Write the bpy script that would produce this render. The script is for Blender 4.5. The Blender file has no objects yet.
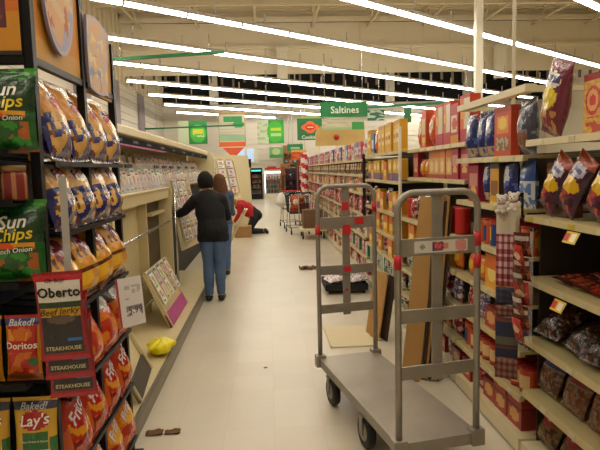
import bpy, bmesh, math, random
from mathutils import Vector, Matrix, noise
RND = random.Random(11)
SC = bpy.context.scene
COL = SC.collection
PI = math.pi

# ------------------------------------------------------------------ helpers
def lin(h, a=True):
    h = h.lstrip('#'); out = []
    for i in (0, 2, 4):
        c = int(h[i:i+2], 16) / 255
        out.append(c / 12.92 if c <= .04045 else ((c + .055) / 1.055) ** 2.4)
    return tuple(out) + ((1.0,) if a else ())

MATS = {}
def mat(name, hexc, rough=.5, metal=0., spec=.5, var=.12, scale=6., bump=0., bscale=60., emit=0., alpha=1., coat=0., trans=0.):
    if name in MATS: return MATS[name]
    m = bpy.data.materials.new(name); m.use_nodes = True
    nt = m.node_tree; b = nt.nodes['Principled BSDF']
    c = lin(hexc)
    b.inputs['Roughness'].default_value = rough
    b.inputs['Metallic'].default_value = metal
    b.inputs['Specular IOR Level'].default_value = spec
    b.inputs['Coat Weight'].default_value = coat
    b.inputs['Alpha'].default_value = alpha
    b.inputs['Transmission Weight'].default_value = trans
    tc = nt.nodes.new('ShaderNodeTexCoord')
    nz = nt.nodes.new('ShaderNodeTexNoise'); nz.inputs['Scale'].default_value = scale; nz.inputs['Detail'].default_value = 4
    nt.links.new(tc.outputs['Object'], nz.inputs['Vector'])
    mx = nt.nodes.new('ShaderNodeMix'); mx.data_type = 'RGBA'
    mx.inputs[6].default_value = tuple(x * (1 - var) for x in c[:3]) + (1,)
    mx.inputs[7].default_value = tuple(min(1, x * (1 + var)) for x in c[:3]) + (1,)
    nt.links.new(nz.outputs['Fac'], mx.inputs[0])
    nt.links.new(mx.outputs[2], b.inputs['Base Color'])
    if bump:
        n2 = nt.nodes.new('ShaderNodeTexNoise'); n2.inputs['Scale'].default_value = bscale
        nt.links.new(tc.outputs['Object'], n2.inputs['Vector'])
        bp = nt.nodes.new('ShaderNodeBump'); bp.inputs['Strength'].default_value = bump; bp.inputs['Distance'].default_value = .01
        nt.links.new(n2.outputs['Fac'], bp.inputs['Height']); nt.links.new(bp.outputs['Normal'], b.inputs['Normal'])
    if emit:
        b.inputs['Emission Color'].default_value = c; b.inputs['Emission Strength'].default_value = emit
    MATS[name] = m; return m

def printed(name, rough, coat=0., bump=0., bscale=30.):
    m = bpy.data.materials.new(name); m.use_nodes = True
    nt = m.node_tree; b = nt.nodes['Principled BSDF']
    at = nt.nodes.new('ShaderNodeAttribute'); at.attribute_name = 'Col'
    nt.links.new(at.outputs['Color'], b.inputs['Base Color'])
    b.inputs['Roughness'].default_value = rough; b.inputs['Coat Weight'].default_value = coat
    if bump:
        tc = nt.nodes.new('ShaderNodeTexCoord'); n2 = nt.nodes.new('ShaderNodeTexNoise'); n2.inputs['Scale'].default_value = bscale
        nt.links.new(tc.outputs['Object'], n2.inputs['Vector'])
        bp = nt.nodes.new('ShaderNodeBump'); bp.inputs['Strength'].default_value = bump; bp.inputs['Distance'].default_value = .01
        nt.links.new(n2.outputs['Fac'], bp.inputs['Height']); nt.links.new(bp.outputs['Normal'], b.inputs['Normal'])
    MATS[name] = m; return m

FILM = printed('printed_film', .26, .25, .6, 34.)
CARD = printed('printed_card', .45, .1)
PAPER = printed('printed_paper', .6)
PLAST = printed('coloured_plastic', .35)

_TXT = {}
def text_geo(s, shear=0., bold=0.):
    k = (s, shear, bold)
    if k in _TXT: return _TXT[k]
    cu = bpy.data.curves.new('t', 'FONT'); cu.body = s; cu.size = 1; cu.align_x = 'CENTER'; cu.align_y = 'CENTER'
    cu.shear = shear; cu.resolution_u = 2; cu.offset = bold
    o = bpy.data.objects.new('t', cu); COL.objects.link(o)
    dg = bpy.context.evaluated_depsgraph_get(); dg.update()
    me = o.evaluated_get(dg).to_mesh()
    vs = [(v.co.x, v.co.y) for v in me.vertices]; fs = [tuple(p.vertices) for p in me.polygons]
    o.evaluated_get(dg).to_mesh_clear()
    bpy.data.objects.remove(o); bpy.data.curves.remove(cu)
    xs = [v[0] for v in vs]; ys = [v[1] for v in vs]
    cx, cy = (min(xs) + max(xs)) / 2, (min(ys) + max(ys)) / 2
    r = ([(a - cx, b - cy) for a, b in vs], fs, max(xs) - min(xs), max(ys) - min(ys))
    _TXT[k] = r; return r

class MB:
    def __init__(s): s.v, s.f, s.c, s.m, s.s = [], [], [], [], []; s.M = None; s.hascol = False
    def add(s, vs, fs, col=None, mi=0, smooth=False):
        o = len(s.v)
        for p in vs:
            p = Vector(p)
            if s.M is not None: p = s.M @ p
            s.v.append(p)
        for i, f in enumerate(fs):
            s.f.append(tuple(o + k for k in f))
            c = col[i] if isinstance(col, list) else col
            if c is not None: s.hascol = True
            s.c.append(c); s.m.append(mi); s.s.append(smooth)
        return s
    def box(s, x0, x1, y0, y1, z0, z1, col=None, mi=0):
        vs = [(x, y, z) for z in (z0, z1) for y in (y0, y1) for x in (x0, x1)]
        return s.add(vs, [(0, 2, 3, 1), (4, 5, 7, 6), (0, 1, 5, 4), (2, 6, 7, 3), (0, 4, 6, 2), (1, 3, 7, 5)], col, mi)
    def bar(s, a, b, w, h, col=None, mi=0, up=(0, 0, 1)):
        a, b = Vector(a), Vector(b); d = (b - a).normalized(); up = Vector(up)
        sd = d.cross(up)
        if sd.length < 1e-4: sd = d.cross(Vector((1, 0, 0)))
        sd.normalize(); u = sd.cross(d)
        vs = []
        for p in (a, b):
            for i, j in ((-1, -1), (1, -1), (1, 1), (-1, 1)):
                vs.append(p + sd * (i * w / 2) + u * (j * h / 2))
        return s.add(vs, [(0, 1, 2, 3), (7, 6, 5, 4), (0, 4, 5, 1), (1, 5, 6, 2), (2, 6, 7, 3), (3, 7, 4, 0)], col, mi)
    def tube(s, pts, r, n=8, col=None, mi=0, closed=False):
        pts = [Vector(p) for p in pts]; N = len(pts); rings = []; prev = None
        for i, p in enumerate(pts):
            if closed: d = pts[(i + 1) % N] - pts[i - 1]
            else: d = pts[min(i + 1, N - 1)] - pts[max(i - 1, 0)]
            d.normalize()
            if prev is None:
                a = Vector((0, 0, 1)) if abs(d.z) < .9 else Vector((1, 0, 0))
                x = d.cross(a).normalized()
            else: x = (prev - d * prev.dot(d)).normalized()
            prev = x; y = d.cross(x)
            rr = r[i] if isinstance(r, (list, tuple)) else r
            rings.append([p + (x * math.cos(2 * PI * k / n) + y * math.sin(2 * PI * k / n)) * rr for k in range(n)])
        vs = [q for g in rings for q in g]; fs = []
        for i in range(N if closed else N - 1):
            j = (i + 1) % N
            for k in range(n): fs.append((i * n + k, i * n + (k + 1) % n, j * n + (k + 1) % n, j * n + k))
        if not closed:
            fs.append(tuple(range(n))[::-1]); fs.append(tuple((N - 1) * n + k for k in range(n)))
        return s.add(vs, fs, col, mi, True)
    def lathe(s, prof, n=16, c=(0, 0, 0), col=None, mi=0, axis='z'):
        vs, fs, cl = [], [], []
        for (r, z) in prof:
            for k in range(n):
                a = 2 * PI * k / n; x, y = r * math.cos(a), r * math.sin(a)
                p = (x, y, z) if axis == 'z' else ((z, x, y) if axis == 'x' else (x, z, y))
                vs.append((p[0] + c[0], p[1] + c[1], p[2] + c[2]))
        for i in range(len(prof) - 1):
            for k in range(n):
                fs.append((i * n + k, i * n + (k + 1) % n, (i + 1) * n + (k + 1) % n, (i + 1) * n + k))
                cl.append(col(k / n, i / (len(prof) - 1)) if callable(col) else col)
        fs.append(tuple(range(n))[::-1]); fs.append(tuple((len(prof) - 1) * n + k for k in range(n)))
        e = col(0, 0) if callable(col) else col; cl += [e, col(0, 1) if callable(col) else col]
        return s.add(vs, fs, cl, mi, True)
    def grid(s, nu, nv, pos, colf=None, mi=0, smooth=True, flip=False):
        vs = [pos(i / nu, j / nv) for j in range(nv + 1) for i in range(nu + 1)]
        fs, cl = [], []
        for j in range(nv):
            for i in range(nu):
                a = j * (nu + 1) + i; q = (a, a + 1, a + nu + 2, a + nu + 1)
                fs.append(q[::-1] if flip else q)
                cl.append(colf((i + .5) / nu, (j + .5) / nv) if colf else None)
        return s.add(vs, fs, cl if colf else None, mi, smooth)
    def prism(s, poly, a, b, axis='y', col=None, mi=0):
        n = len(poly)
        def P(p, t): return {'y': (p[0], t, p[1]), 'x': (t, p[0], p[1]), 'z': (p[0], p[1], t)}[axis]
        vs = [P(p, a) for p in poly] + [P(p, b) for p in poly]
        fs = [tuple(range(n)), tuple(range(2 * n - 1, n - 1, -1))] + [(i + n, (i + 1) % n + n, (i + 1) % n, i) for i in range(n)]
        return s.add(vs, fs, col, mi)
    def text(s, t, width, pos, col, shear=0., bold=0., height=None, rot=0.):
        vs, fs, w, h = text_geo(t, shear, bold)
        kx = width / w; ky = (height / h) if height else kx
        c, sn = math.cos(rot), math.sin(rot)
        return s.add([pos(x * kx * c - y * ky * sn, x * kx * sn + y * ky * c) for x, y in vs], fs, col)
    def mesh(s, name, mats):
        me = bpy.data.meshes.new(name)
        me.from_pydata([tuple(p) for p in s.v], [], s.f)
        for m in (mats if isinstance(mats, (list, tuple)) else [mats]): me.materials.append(m)
        me.polygons.foreach_set('material_index', s.m)
        me.polygons.foreach_set('use_smooth', s.s)
        if s.hascol:
            at = me.color_attributes.new('Col', 'FLOAT_COLOR', 'CORNER'); buf = []
            for f, c in zip(s.f, s.c):
                buf += list(c or (.5, .5, .5, 1)) * len(f)
            at.data.foreach_set('color', buf)
        me.update(); return me
    def build(s, name, mats, parent=None, loc=(0, 0, 0), rot=(0, 0, 0), bev=0.):
        return ob(name, s.mesh(name, mats), parent, loc, rot, bev)

def ob(name, me, parent=None, loc=(0, 0, 0), rot=(0, 0, 0), bev=0.):
    o = bpy.data.objects.new(name, me); COL.objects.link(o)
    o.location = loc; o.rotation_euler = rot
    if parent is not None: o.parent = parent
    if bev:
        b = o.modifiers.new('bev', 'BEVEL'); b.width = bev; b.segments = 2; b.limit_method = 'ANGLE'
    return o
def tag(o, label, cat, group=None):
    o['label'] = label; o['category'] = cat
    if group: o['group'] = group
    return o
def empty(name, loc, label, cat, group=None, rot=(0, 0, 0)):
    o = bpy.data.objects.new(name, None); COL.objects.link(o); o.location = loc; o.rotation_euler = rot
    o.empty_display_size = .1
    return tag(o, label, cat, group)
def struct(o): o['kind'] = 'structure'; return o
ORD = ['first','second','third','fourth','fifth','sixth','seventh','eighth','ninth','tenth','eleventh','twelfth','thirteenth','fourteenth','fifteenth','sixteenth','seventeenth','eighteenth','nineteenth','twentieth']
def nth(i): return ORD[i] if i < 20 else ('twenty-' + ORD[i - 20] if i < 29 else ['thirtieth','thirty-first','thirty-second','thirty-third','thirty-fourth','thirty-fifth','thirty-sixth','thirty-seventh','thirty-eighth','thirty-ninth','fortieth','forty-first','forty-second','forty-third','forty-fourth','forty-fifth','forty-sixth','forty-seventh','forty-eighth','forty-ninth','fiftieth'][i - 29])

# ------------------------------------------------------------------ camera (fitted to the photograph)
F, H, ROLL = 560., 1.6, math.radians(1.4)
PITCH, YAW = math.radians(5.69), math.radians(3.22)
cam = bpy.data.cameras.new('camera'); cam.sensor_width = 36; cam.lens = 36 * F / 600; cam.clip_start = .05; cam.clip_end = 200
co = bpy.data.objects.new('camera', cam); COL.objects.link(co); SC.camera = co
co.matrix_world = Matrix.Translation((0, 0, H)) @ Matrix.Rotation(-YAW, 4, 'Z') @ Matrix.Rotation(PI / 2 - PITCH, 4, 'X') @ Matrix.Rotation(-ROLL, 4, 'Z')
def proj(X, Y, Z):
    cy, sy = math.cos(YAW), math.sin(YAW); r = X * cy - Y * sy; fy = X * sy + Y * cy; z = Z - H
    cp, sp = math.cos(PITCH), math.sin(PITCH); fw = fy * cp - z * sp; v = -(fy * sp + z * cp)
    if fw < .05: return None
    u, v = r / fw * F, v / fw * F; c, s = math.cos(ROLL), math.sin(ROLL)
    return 300 + u * c + v * s, 225 - u * s + v * c

# ------------------------------------------------------------------ materials
M_floor = mat('vinyl_floor', 'd2c7ae', .27, spec=.45, var=.05, scale=1.2)
def floor_tiles(m):
    nt = m.node_tree; b = nt.nodes['Principled BSDF']
    tc = nt.nodes.new('ShaderNodeTexCoord')
    br = nt.nodes.new('ShaderNodeTexBrick'); br.offset = 0; br.inputs['Scale'].default_value = 1
    br.inputs['Brick Width'].default_value = .305; br.inputs['Row Height'].default_value = .305; br.inputs['Mortar Size'].default_value = .0015
    br.inputs['Color1'].default_value = lin('d3cab6'); br.inputs['Color2'].default_value = lin('cec4b0'); br.inputs['Mortar'].default_value = lin('c5bba5')
    nt.links.new(tc.outputs['Object'], br.inputs['Vector'])
    nz = nt.nodes.new('ShaderNodeTexNoise'); nz.inputs['Scale'].default_value = 1.6; nz.inputs['Detail'].default_value = 6
    nt.links.new(tc.outputs['Object'], nz.inputs['Vector'])
    mx = nt.nodes.new('ShaderNodeMix'); mx.data_type = 'RGBA'; mx.blend_type = 'MULTIPLY'; mx.inputs[0].default_value = .10
    nt.links.new(br.outputs['Color'], mx.inputs[6]); nt.links.new(nz.outputs['Color'], mx.inputs[7])
    # scuffs
    n3 = nt.nodes.new('ShaderNodeTexNoise'); n3.inputs['Scale'].default_value = 9; n3.inputs['Detail'].default_value = 8
    nt.links.new(tc.outputs['Object'], n3.inputs['Vector'])
    rp = nt.nodes.new('ShaderNodeValToRGB'); rp.color_ramp.elements[0].position = .68; rp.color_ramp.elements[1].position = .78
    rp.color_ramp.elements[0].color = (1, 1, 1, 1); rp.color_ramp.elements[1].color = (.8, .76, .68, 1)
    nt.links.new(n3.outputs['Fac'], rp.inputs['Fac'])
    m2 = nt.nodes.new('ShaderNodeMix'); m2.data_type = 'RGBA'; m2.blend_type = 'MULTIPLY'; m2.inputs[0].default_value = .12
    hs = nt.nodes.new('ShaderNodeHueSaturation'); hs.inputs['Saturation'].default_value = .0; hs.inputs['Value'].default_value = 1.9
    nt.links.new(nz.outputs['Color'], hs.inputs['Color']); nt.links.new(hs.outputs['Color'], mx.inputs[7])
    nt.links.new(mx.outputs[2], m2.inputs[6]); nt.links.new(rp.outputs['Color'], m2.inputs[7])
    nt.links.new(m2.outputs[2], b.inputs['Base Color'])
    mr = nt.nodes.new('ShaderNodeMapRange'); mr.inputs['To Min'].default_value = .26; mr.inputs['To Max'].default_value = .34
    nt.links.new(nz.outputs['Fac'], mr.inputs['Value']); nt.links.new(mr.outputs['Result'], b.inputs['Roughness'])
floor_tiles(M_floor)
M_beige = mat('beige_enamel', 'c9b98c', .42, var=.05)
M_cream = mat('cream_enamel', 'd8cca4', .4, var=.05)
M_ledge = mat('ledge_enamel', 'd3c498', .38, var=.05)
M_black = mat('black_metal', '070708', .45, spec=.25, var=.2)
M_blackm = mat('black_matt', '131012', .7, var=.2)
M_shelf = mat('shelf_enamel', 'b7a878', .45, var=.05)
M_darkback = mat('dark_back_panel', '2a1f15', .6, var=.15)
M_steel = mat('galvanised_steel', '989288', .42, metal=.55, var=.16, scale=14, bump=.12, bscale=90)
M_deck = mat('worn_deck_steel', '999184', .42, metal=.5, var=.22, scale=5, bump=.15, bscale=50)
M_chrome = mat('chrome_wire', 'b8b8b2', .25, metal=1., var=.05)
M_redtape = mat('red_tape', 'c5222a', .5)
M_rubber = mat('black_rubber', '131315', .55)
M_card = mat('brown_cardboard', 'b58a4d', .75, var=.08, scale=10)
M_carddk = mat('dark_card_and_gap_shade', '3d2a1b', .75, var=.1)  # dark carton panel, and painted shade for gaps in the bundle
M_cardlt = mat('pale_cardboard', 'dccfa8', .7, var=.05)
M_wallb = mat('fascia_paint', 'ddd2b8', .7, var=.05, scale=.5)
M_roof = mat('roof_deck', 'cfc2a4', .7, var=.06)
M_dark = mat('black_ceiling', '0e0c0c', .9, var=.2)
M_white = mat('white_paint', 'e2dcc8', .5, var=.04)
M_lilac = mat('grey_lilac_panel', '8d8288', .6, var=.1)
M_tube = mat('fluorescent_tube', 'fff5e4', .4, emit=24., var=0)
M_house = mat('light_housing', 'b9b1a6', .5, var=.03)
M_green = mat('green_sign', '1f6e42', .45, var=.06)
M_clear = mat('clear_plastic', 'eef0ee', .15, alpha=.28, var=0)
M_yelbag = mat('yellow_plastic_bag', 'e8d800', .4, var=.1, bump=.5, bscale=25)

# ------------------------------------------------------------------ the building
WX0, WX1, WY0, WY1, FY, RZ = -6.0, 17.0, -6.0, 33.5, 24.5, 8.25
b = MB(); b.box(WX0 - .2, WX1 + .2, WY0 - .2, WY1 + .2, -.1, 0); struct(b.build('floor', M_floor))
# roof with corrugation, in front of the fascia
b = MB()
b.box(WX0 - .2, WX1 + .2, WY0 - .2, FY + .3, RZ, RZ + .1)
for i in range(60): b.box(WX0, WX1, 8 + i * .28, 8 + i * .28 + .12, RZ - .04, RZ)
struct(b.build('ceiling', M_roof))
b = MB(); b.box(WX0 - .2, WX1 + .2, FY + .3, WY1 + .2, RZ - .9, RZ - .8); struct(b.build('ceiling_back', M_dark))
# back wall: horizontal siding below, black above
def siding(b, axis, fixed, a0, a1, z0, z1, out, step=.31, dep=.05):
    z = z0
    while z < z1 - .01:
        zt = min(z + step, z1)
        pr = [(fixed, z), (fixed + out * dep, z), (fixed + out * dep * .4, zt - .03), (fixed, zt - .03)]
        if axis == 'y': b.prism([(p[0], p[1]) for p in pr], a0, a1, 'y')
        else: b.prism([(p[0], p[1]) for p in pr], a0, a1, 'x')
        z = zt
M_siding = mat('pale_siding', 'd9d2c2', .55, var=.06, scale=1)
b = MB(); b.box(WX0, WX1, WY1, WY1 + .2, 0, 5.45)
siding(b, 'x', WY1, WX0, WX1, 2.2, 5.45, -1)
struct(b.build('wall_back', M_siding))
b = MB(); b.box(WX0, WX1, WY1, WY1 + .2, 5.45, RZ); struct(b.build('wall_back_upper', M_dark))
# left wall: siding with pilasters, ribbed metal above
b = MB(); b.box(WX0 - .2, WX0, WY0, WY1, 0, 5.35); siding(b, 'y', WX0, WY0, WY1, 2.0, 5.35, 1)
struct(b.build('wall_left', M_siding))
b = MB(); b.box(WX0 - .2, WX0, WY0, WY1, 5.35, RZ)
y = WY0
while y < WY1: b.box(WX0, WX0 + .09, y, y + .3, 5.35, RZ); y += .62
struct(b.build('wall_left_upper', M_roof))
for y0, y1 in ((12.2, 12.9), (18.2, 19.6), (22.0, 23.4), (27.0, 28.0)):
    b = MB(); b.box(WX0 + .05, WX0 + .16, y0, y1, 1.6, 5.3); struct(b.build('trim_1', M_lilac))
b = MB(); b.box(WX1, WX1 + .2, WY0, WY1, 0, RZ); struct(b.build('wall_right', M_wallb))
b = MB(); b.box(WX0 - .2, WX1 + .2, WY0 - .2, WY0, 0, RZ); struct(b.build('wall_front', M_wallb))
# fascia in two tiers with joints and a ledge beam
b = MB()
b.box(WX0, WX1, FY, FY + .12, 6.86, 7.8)
x = WX0 + .4
while x < WX1:
    b.box(x, x + .03, FY - .025, FY, 6.86, 7.8); x += 1.95
x = WX0 + 1.2
while x < WX1:
    b.box(x, x + .05, FY - .02, FY, 6.86, 7.8); x += 1.95 * 2
b.box(WX0, WX1, FY + .1, FY + .2, 5.7, 6.72)
x = WX0 + 1.0
while x < WX1:
    b.box(x, x + .03, FY + .075, FY + .1, 5.7, 6.72); x += 1.95
b.box(WX0, WX1, FY - .12, FY + .2, 6.72, 6.86)
b.box(WX0, WX1, FY - .3, FY - .1, 7.8, 7.98)
b.box(WX0, WX1, FY - .12, FY + .1, 7.98, RZ)
struct(b.build('wall_fascia', M_wallb))
b = MB(); x = WX0 + .3
while x < WX1:
    b.box(x, x + .09, FY + .16, FY + .26, 5.28 + .12 * math.sin(x * 5), 5.72); x += .48
struct(b.build('trim_2', mat('hanger_paint', '6b5f4e', .7)))
# open web roof joists
b = MB(); x = WX0 + .9
while x < WX1:
    b.bar((x, 9, 7.62), (x, FY, 7.62), .07, .07); b.bar((x, 9, 8.2), (x, FY, 8.2), .09, .07)
    y = 9; k = 0
    while y < FY - 1:
        b.bar((x, y, 7.62 if k % 2 else 8.18), (x, y + 1.0, 8.18 if k % 2 else 7.62), .045, .045); y += 1.0; k += 1
    x += 2.4
struct(b.build('beam_joists', M_roof))
b = MB()
for yy in (20.6,): b.box(WX0, WX1, yy, yy + .2, 7.45, 7.75)
struct(b.build('beam_girder', M_roof))
for (x, y, w, z0, zt) in ((.77, 24.26, .44, 5.35, 6.72), (10.2, 24.26, .46, 5.35, 6.72), (-2.95, 33.2, .46, 5.45, 7.3), (7.35, 33.2, .5, 5.45, 7.3), (12.0, 33.2, .5, 5.45, 7.3)):
    b = MB(); b.box(x - w / 2, x + w / 2, y - .16, y + .12, z0, zt)
    b.box(x - w / 2 - .04, x + w / 2 + .04, y - .18, y + .13, zt - .12, zt)
    struct(b.build('column', M_white))
b = MB(); b.box(4.50, 4.65, 11.93, 12.07, 0, RZ); b.box(4.44, 4.71, 11.87, 12.13, 0, .2); struct(b.build('column_post', M_white))
# window in the back wall
b = MB(); b.box(-2.0, -.45, WY1 - .1, WY1 + .02, 2.0, 2.95)
w = struct(b.build('window_1', M_white))
b = MB(); b.box(-1.9, -1.3, WY1 - .13, WY1 - .1, 2.1, 2.85); b.box(-1.15, -.75, WY1 - .13, WY1 - .1, 2.1, 2.85)
b.build('window_pane', mat('blue_window', 'a9c2e4', .2, emit=.7, var=.3, scale=1.5), w)

# fluorescent strips in diagonal rows
nrow = 0
for k in range(-4, 7):
    y0 = 12.3 + 3.32 * k; n = 0
    for i in range(17):
        xa = -4.45 + i * 1.0; xb = xa + 1.0; ya, yb = y0 + .8 * xa, y0 + .8 * xb
        if yb > WY1 - .2 or ya < WY0: continue
        P = [proj(xx, yy, 4.6) for xx, yy in ((xa, ya), (xb, yb))]
        vis = any(p and -40 < p[0] < 640 and -15 < p[1] < 460 for p in P)
        if not vis and not (-4.5 < xa < 7 and -3 < ya < 16): continue
        e = empty('fluorescent_light', ((xa + xb) / 2, (ya + yb) / 2, 4.6),
                  'white fluorescent strip, %s along the %s diagonal ceiling row from the back wall' % (nth(n), nth(6 - k)), 'ceiling light', 'fluorescent ceiling strips',
                  (0, 0, math.atan2(.8, 1)))
        n += 1; L = 1.2806 / 2
        if 'tube_me' not in globals():
            t = MB(); t.prism([(-.06, 0), (-.045, -.05), (0, -.065), (.045, -.05), (.06, 0)], -L + .03, L - .03, 'x'); tube_me = t.mesh('tube', M_tube)
            t = MB(); t.box(-L, L, -.075, .075, .001, .07); t.box(-L, -L + .025, -.065, .065, -.06, .001); t.box(L - .025, L, -.065, .065, -.06, .001)
            t.box(-.02, .02, -.01, .01, .07, .3); house_me = t.mesh('housing', M_house)
        ob('tube', tube_me, e); ob('housing', house_me, e)

# ------------------------------------------------------------------ product designs
def D(bg, *L):
    bg = lin(bg); LL = [(l[0],) + tuple(lin(x) if isinstance(x, str) else x for x in l[1:]) for l in L]
    def f(u, v):
        c = bg
        for l in LL:
            k = l[0]
            if k == 'b':
                if l[1] <= v < l[2]: c = l[3]
            elif k == 'r':
                if l[1] <= u < l[2] and l[3] <= v < l[4]: c = l[5]
            elif k == 'e':
                if ((u - l[1]) / l[3]) ** 2 + ((v - l[2]) / l[4]) ** 2 < 1: c = l[5]
            elif k == 'n':   # u0 u1 v0 v1 scale thr col seed
                if l[1] <= u < l[2] and l[3] <= v < l[4]:
                    if noise.noise(Vector((u * l[5], v * l[5] * 1.35, l[8] * 7.3))) > l[6]: c = l[7]
            elif k == 's':   # v0 v1 freq slope col
                if l[1] <= v < l[2] and (u * l[3] + v * l[4]) % 1 < .5: c = l[5]
            elif k == 'w':   # wavy edge: below v0 + amp*sin -> col
                if v < l[1] + l[2] * math.sin(u * PI * l[3] + .4): c = l[4]
            elif k == 'k':   # gingham
                a = (u * l[1]) % 1 < .5; bb = (v * l[2]) % 1 < .5
                c = l[3] if a and bb else (l[4] if a or bb else l[5])
        return c
    return f

def carton_mesh(w, h, d, des, side, top=None, nu=10, nv=14, texts=(), m=None):
    b = MB(); side = lin(side); top = lin(top) if top else side
    b.grid(nu, nv, lambda u, v: ((u - .5) * w, -d / 2, v * h), des, smooth=False)
    b.grid(nu, nv, lambda u, v: ((.5 - u) * w, d / 2, v * h), des, smooth=False)
    x, y = w / 2, d / 2
    for sx in (-1, 1):
        b.grid(4, nv, lambda u, v: (sx * x, sx * (u - .5) * d, v * h), lambda u, v: side if .1 < v < .9 else des(.02, v), smooth=False)
    b.add([(-x, -y, h), (x, -y, h), (x, y, h), (-x, y, h)], [(0, 1, 2, 3)], top)
    b.add([(-x, -y, h * .999), (x, -y, h * .999), (x, 0, h + .001), (-x, 0, h + .001)], [(0, 1, 2, 3)], top)
    b.add([(-x, -y, 0), (-x, y, 0), (x, y, 0), (x, -y, 0)], [(0, 1, 2, 3)], side)
    for (t, tw, cx, cz, col, sh) in texts:
        b.text(t, tw, lambda p, q: (cx + p, -d / 2 - .0015, cz + q), lin(col), sh, .02)
    return b.mesh('carton', m or CARD)

def bag_mesh(w, h, t, des, back=None, nu=16, nv=22, texts=(), seed=0, slump=.25, crimp=.05):
    b = MB()
    def e(v):
        q = (v - crimp) / (1 - 2 * crimp)
        if q <= 0 or q >= 1: return 0.
        return math.sin(PI * q) ** .5 * (1 + slump * (.5 - v))
    def th(u, v):
        a = max(0., 1 - abs(2 * u - 1) ** 2.4) ** .6
        wr = .10 * noise.noise(Vector((u * 4, v * 6, seed * 3.1))) + .05 * noise.noise(Vector((u * 11, v * 9, seed * 5.7)))
        return t / 2 * max(.0, a * e(v) * (1 + 1.6 * wr)) + .001
    def px(u, v): return (u - .5) * w * (1 - .07 * e(v)) * (1 + (.02 if v < crimp or v > 1 - crimp else 0))
    def pz(u, v): return v * h
    b.grid(nu, nv, lambda u, v: (px(u, v), -th(u, v), pz(u, v)), des)
    bd = back or des
    b.grid(nu, nv, lambda u, v: (px(1 - u, v), th(1 - u, v), pz(1 - u, v)), bd)
    for (tx, tw, cx, cz, col, sh, rot) in texts:
        def pos(p, q):
            x, z = cx + p, cz + q; v = min(.999, max(.001, z / h)); u = min(.98, max(.02, x / w / (1 - .07 * e(v)) + .5))
            return (x, -th(u, v) - .0035, z)
        b.text(tx, tw, pos, lin(col), sh, .015, None, rot)
    return b.mesh('bag', FILM)

def can_mesh(r, h, des, m=None, n=18):
    b = MB(); N = 10
    b.lathe([(r * .94, 0), (r, .004)] + [(r, .004 + (h - .008) * i / N) for i in range(1, N + 1)] + [(r * .94, h)], n, col=lambda u, v: des(u, v))
    return b.mesh('can', m or CARD)
def lid_mesh(r, h, z, col):
    b = MB(); b.lathe([(r * 1.03, z), (r * 1.03, z + h * .8), (r * .96, z + h)], 18, col=lin(col)); return b.mesh('lid', PLAST)

PR = {}   # key -> dict(parts=[(name, mesh)], w, h, d, kind, cat, look)
def reg(key, kind, cat, look, w, h, d, me, extra=()):
    PR[key] = dict(me=me, w=w, h=h, d=d, kind=kind, cat=cat, look=look, extra=extra)
def reg_box(key, look, w, h, d, des, side, top=None, kind='carton', cat='box', **k):
    reg(key, kind, cat, look, w, h, d, carton_mesh(w, h, d, des, side, top, **k))
def reg_bag(key, look, w, h, t, des, kind='snack_bag', cat='bag', **k):
    reg(key, kind, cat, look, w, h, t, bag_mesh(w, h, t, des, **k))
def reg_can(key, look, r, h, des, lid=None, kind='canister', cat='can'):
    reg(key, kind, cat, look, 2 * r, h, 2 * r, can_mesh(r, h, des), [('lid', lid_mesh(r, .012, h, lid))] if lid else ())

# cartons
reg_box('redgold', 'large red and gold carton with two red rings', .235, .265, .1,
        D('c99a3c', ('b', .88, 1, '9a1b26'), ('n', 0, 1, 0, .88, 9, .12, 'd9b25a', 3), ('e', .3, .56, .24, .24, 'c4313c'), ('e', .3, .56, .18, .18, 'd9a55a'), ('e', .72, .58, .25, .26, 'c4313c'), ('e', .72, .58, .19, .2, 'dda95e'),
          ('e', .72, .58, .12, .1, 'c4313c'), ('e', .3, .56, .11, .09, 'c4313c'), ('n', .1, .9, .02, .3, 7, .05, 'b8452f', 5)), 'a8272d', '8f1a22', nu=40, nv=44)
reg_box('goldbrown', 'gold and brown snack carton', .2, .265, .08,
        D('a8762c', ('b', .9, 1, '6b3a1a'), ('r', .15, .85, .3, .75, 'd39b35'), ('e', .5, .55, .25, .14, 'e0b556'), ('b', 0, .18, '7a4a20')), '8a5a24', nu=20, nv=26)
reg_box('orangecheese', 'orange cracker carton with a picture panel', .22, .285, .08,
        D('c8481f', ('b', .88, 1, 'a83418'), ('r', .15, .85, .45, .82, 'd98b2b'), ('e', .5, .66, .26, .13, 'e8c04f'), ('r', .12, .88, .1, .4, '7c5a3e'), ('n', .12, .88, .1, .4, 8, .05, 'b9a184', 2)), 'b93f1b', nu=20, nv=26)
reg_box('redtop', 'red and white cracker carton', .18, .3, .08, D('b4202a', ('r', .15, .85, .3, .75, 'd9c9a8'), ('e', .5, .5, .3, .14, 'c43a2a'), ('b', .02, .22, 'd08a30')), 'a31c26')
reg_box('redpink', 'pinkish cracker carton', .16, .235, .07, D('a81f3c', ('r', .1, .9, .42, .8, 'c98a80'), ('e', .5, .3, .3, .12, 'd8b060')), '991b36')
reg_box('orangewhite', 'tall orange and white carton', .19, .34, .08, D('d8cdb8', ('r', 0, .4, 0, 1, 'd5671f'), ('b', 0, .3, 'b3173a'), ('e', .3, .6, .24, .12, 'e0a533'), ('b', .92, 1, 'c43a20')), 'c8481f')
reg_box('orangetan', 'orange carton with a tan panel', .17, .33, .08, D('d2521f', ('r', .15, .85, .35, .8, 'd8b98a'), ('e', .5, .2, .3, .1, 'e7c26a')), 'b8431a')
reg_box('tan', 'tan and orange cracker carton', .15, .24, .07, D('cf9a58', ('b', .7, 1, 'd2722a'), ('e', .5, .42, .32, .2, 'e3c591'), ('b', 0, .14, 'a83a1c')), 'c27c3c')
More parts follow.
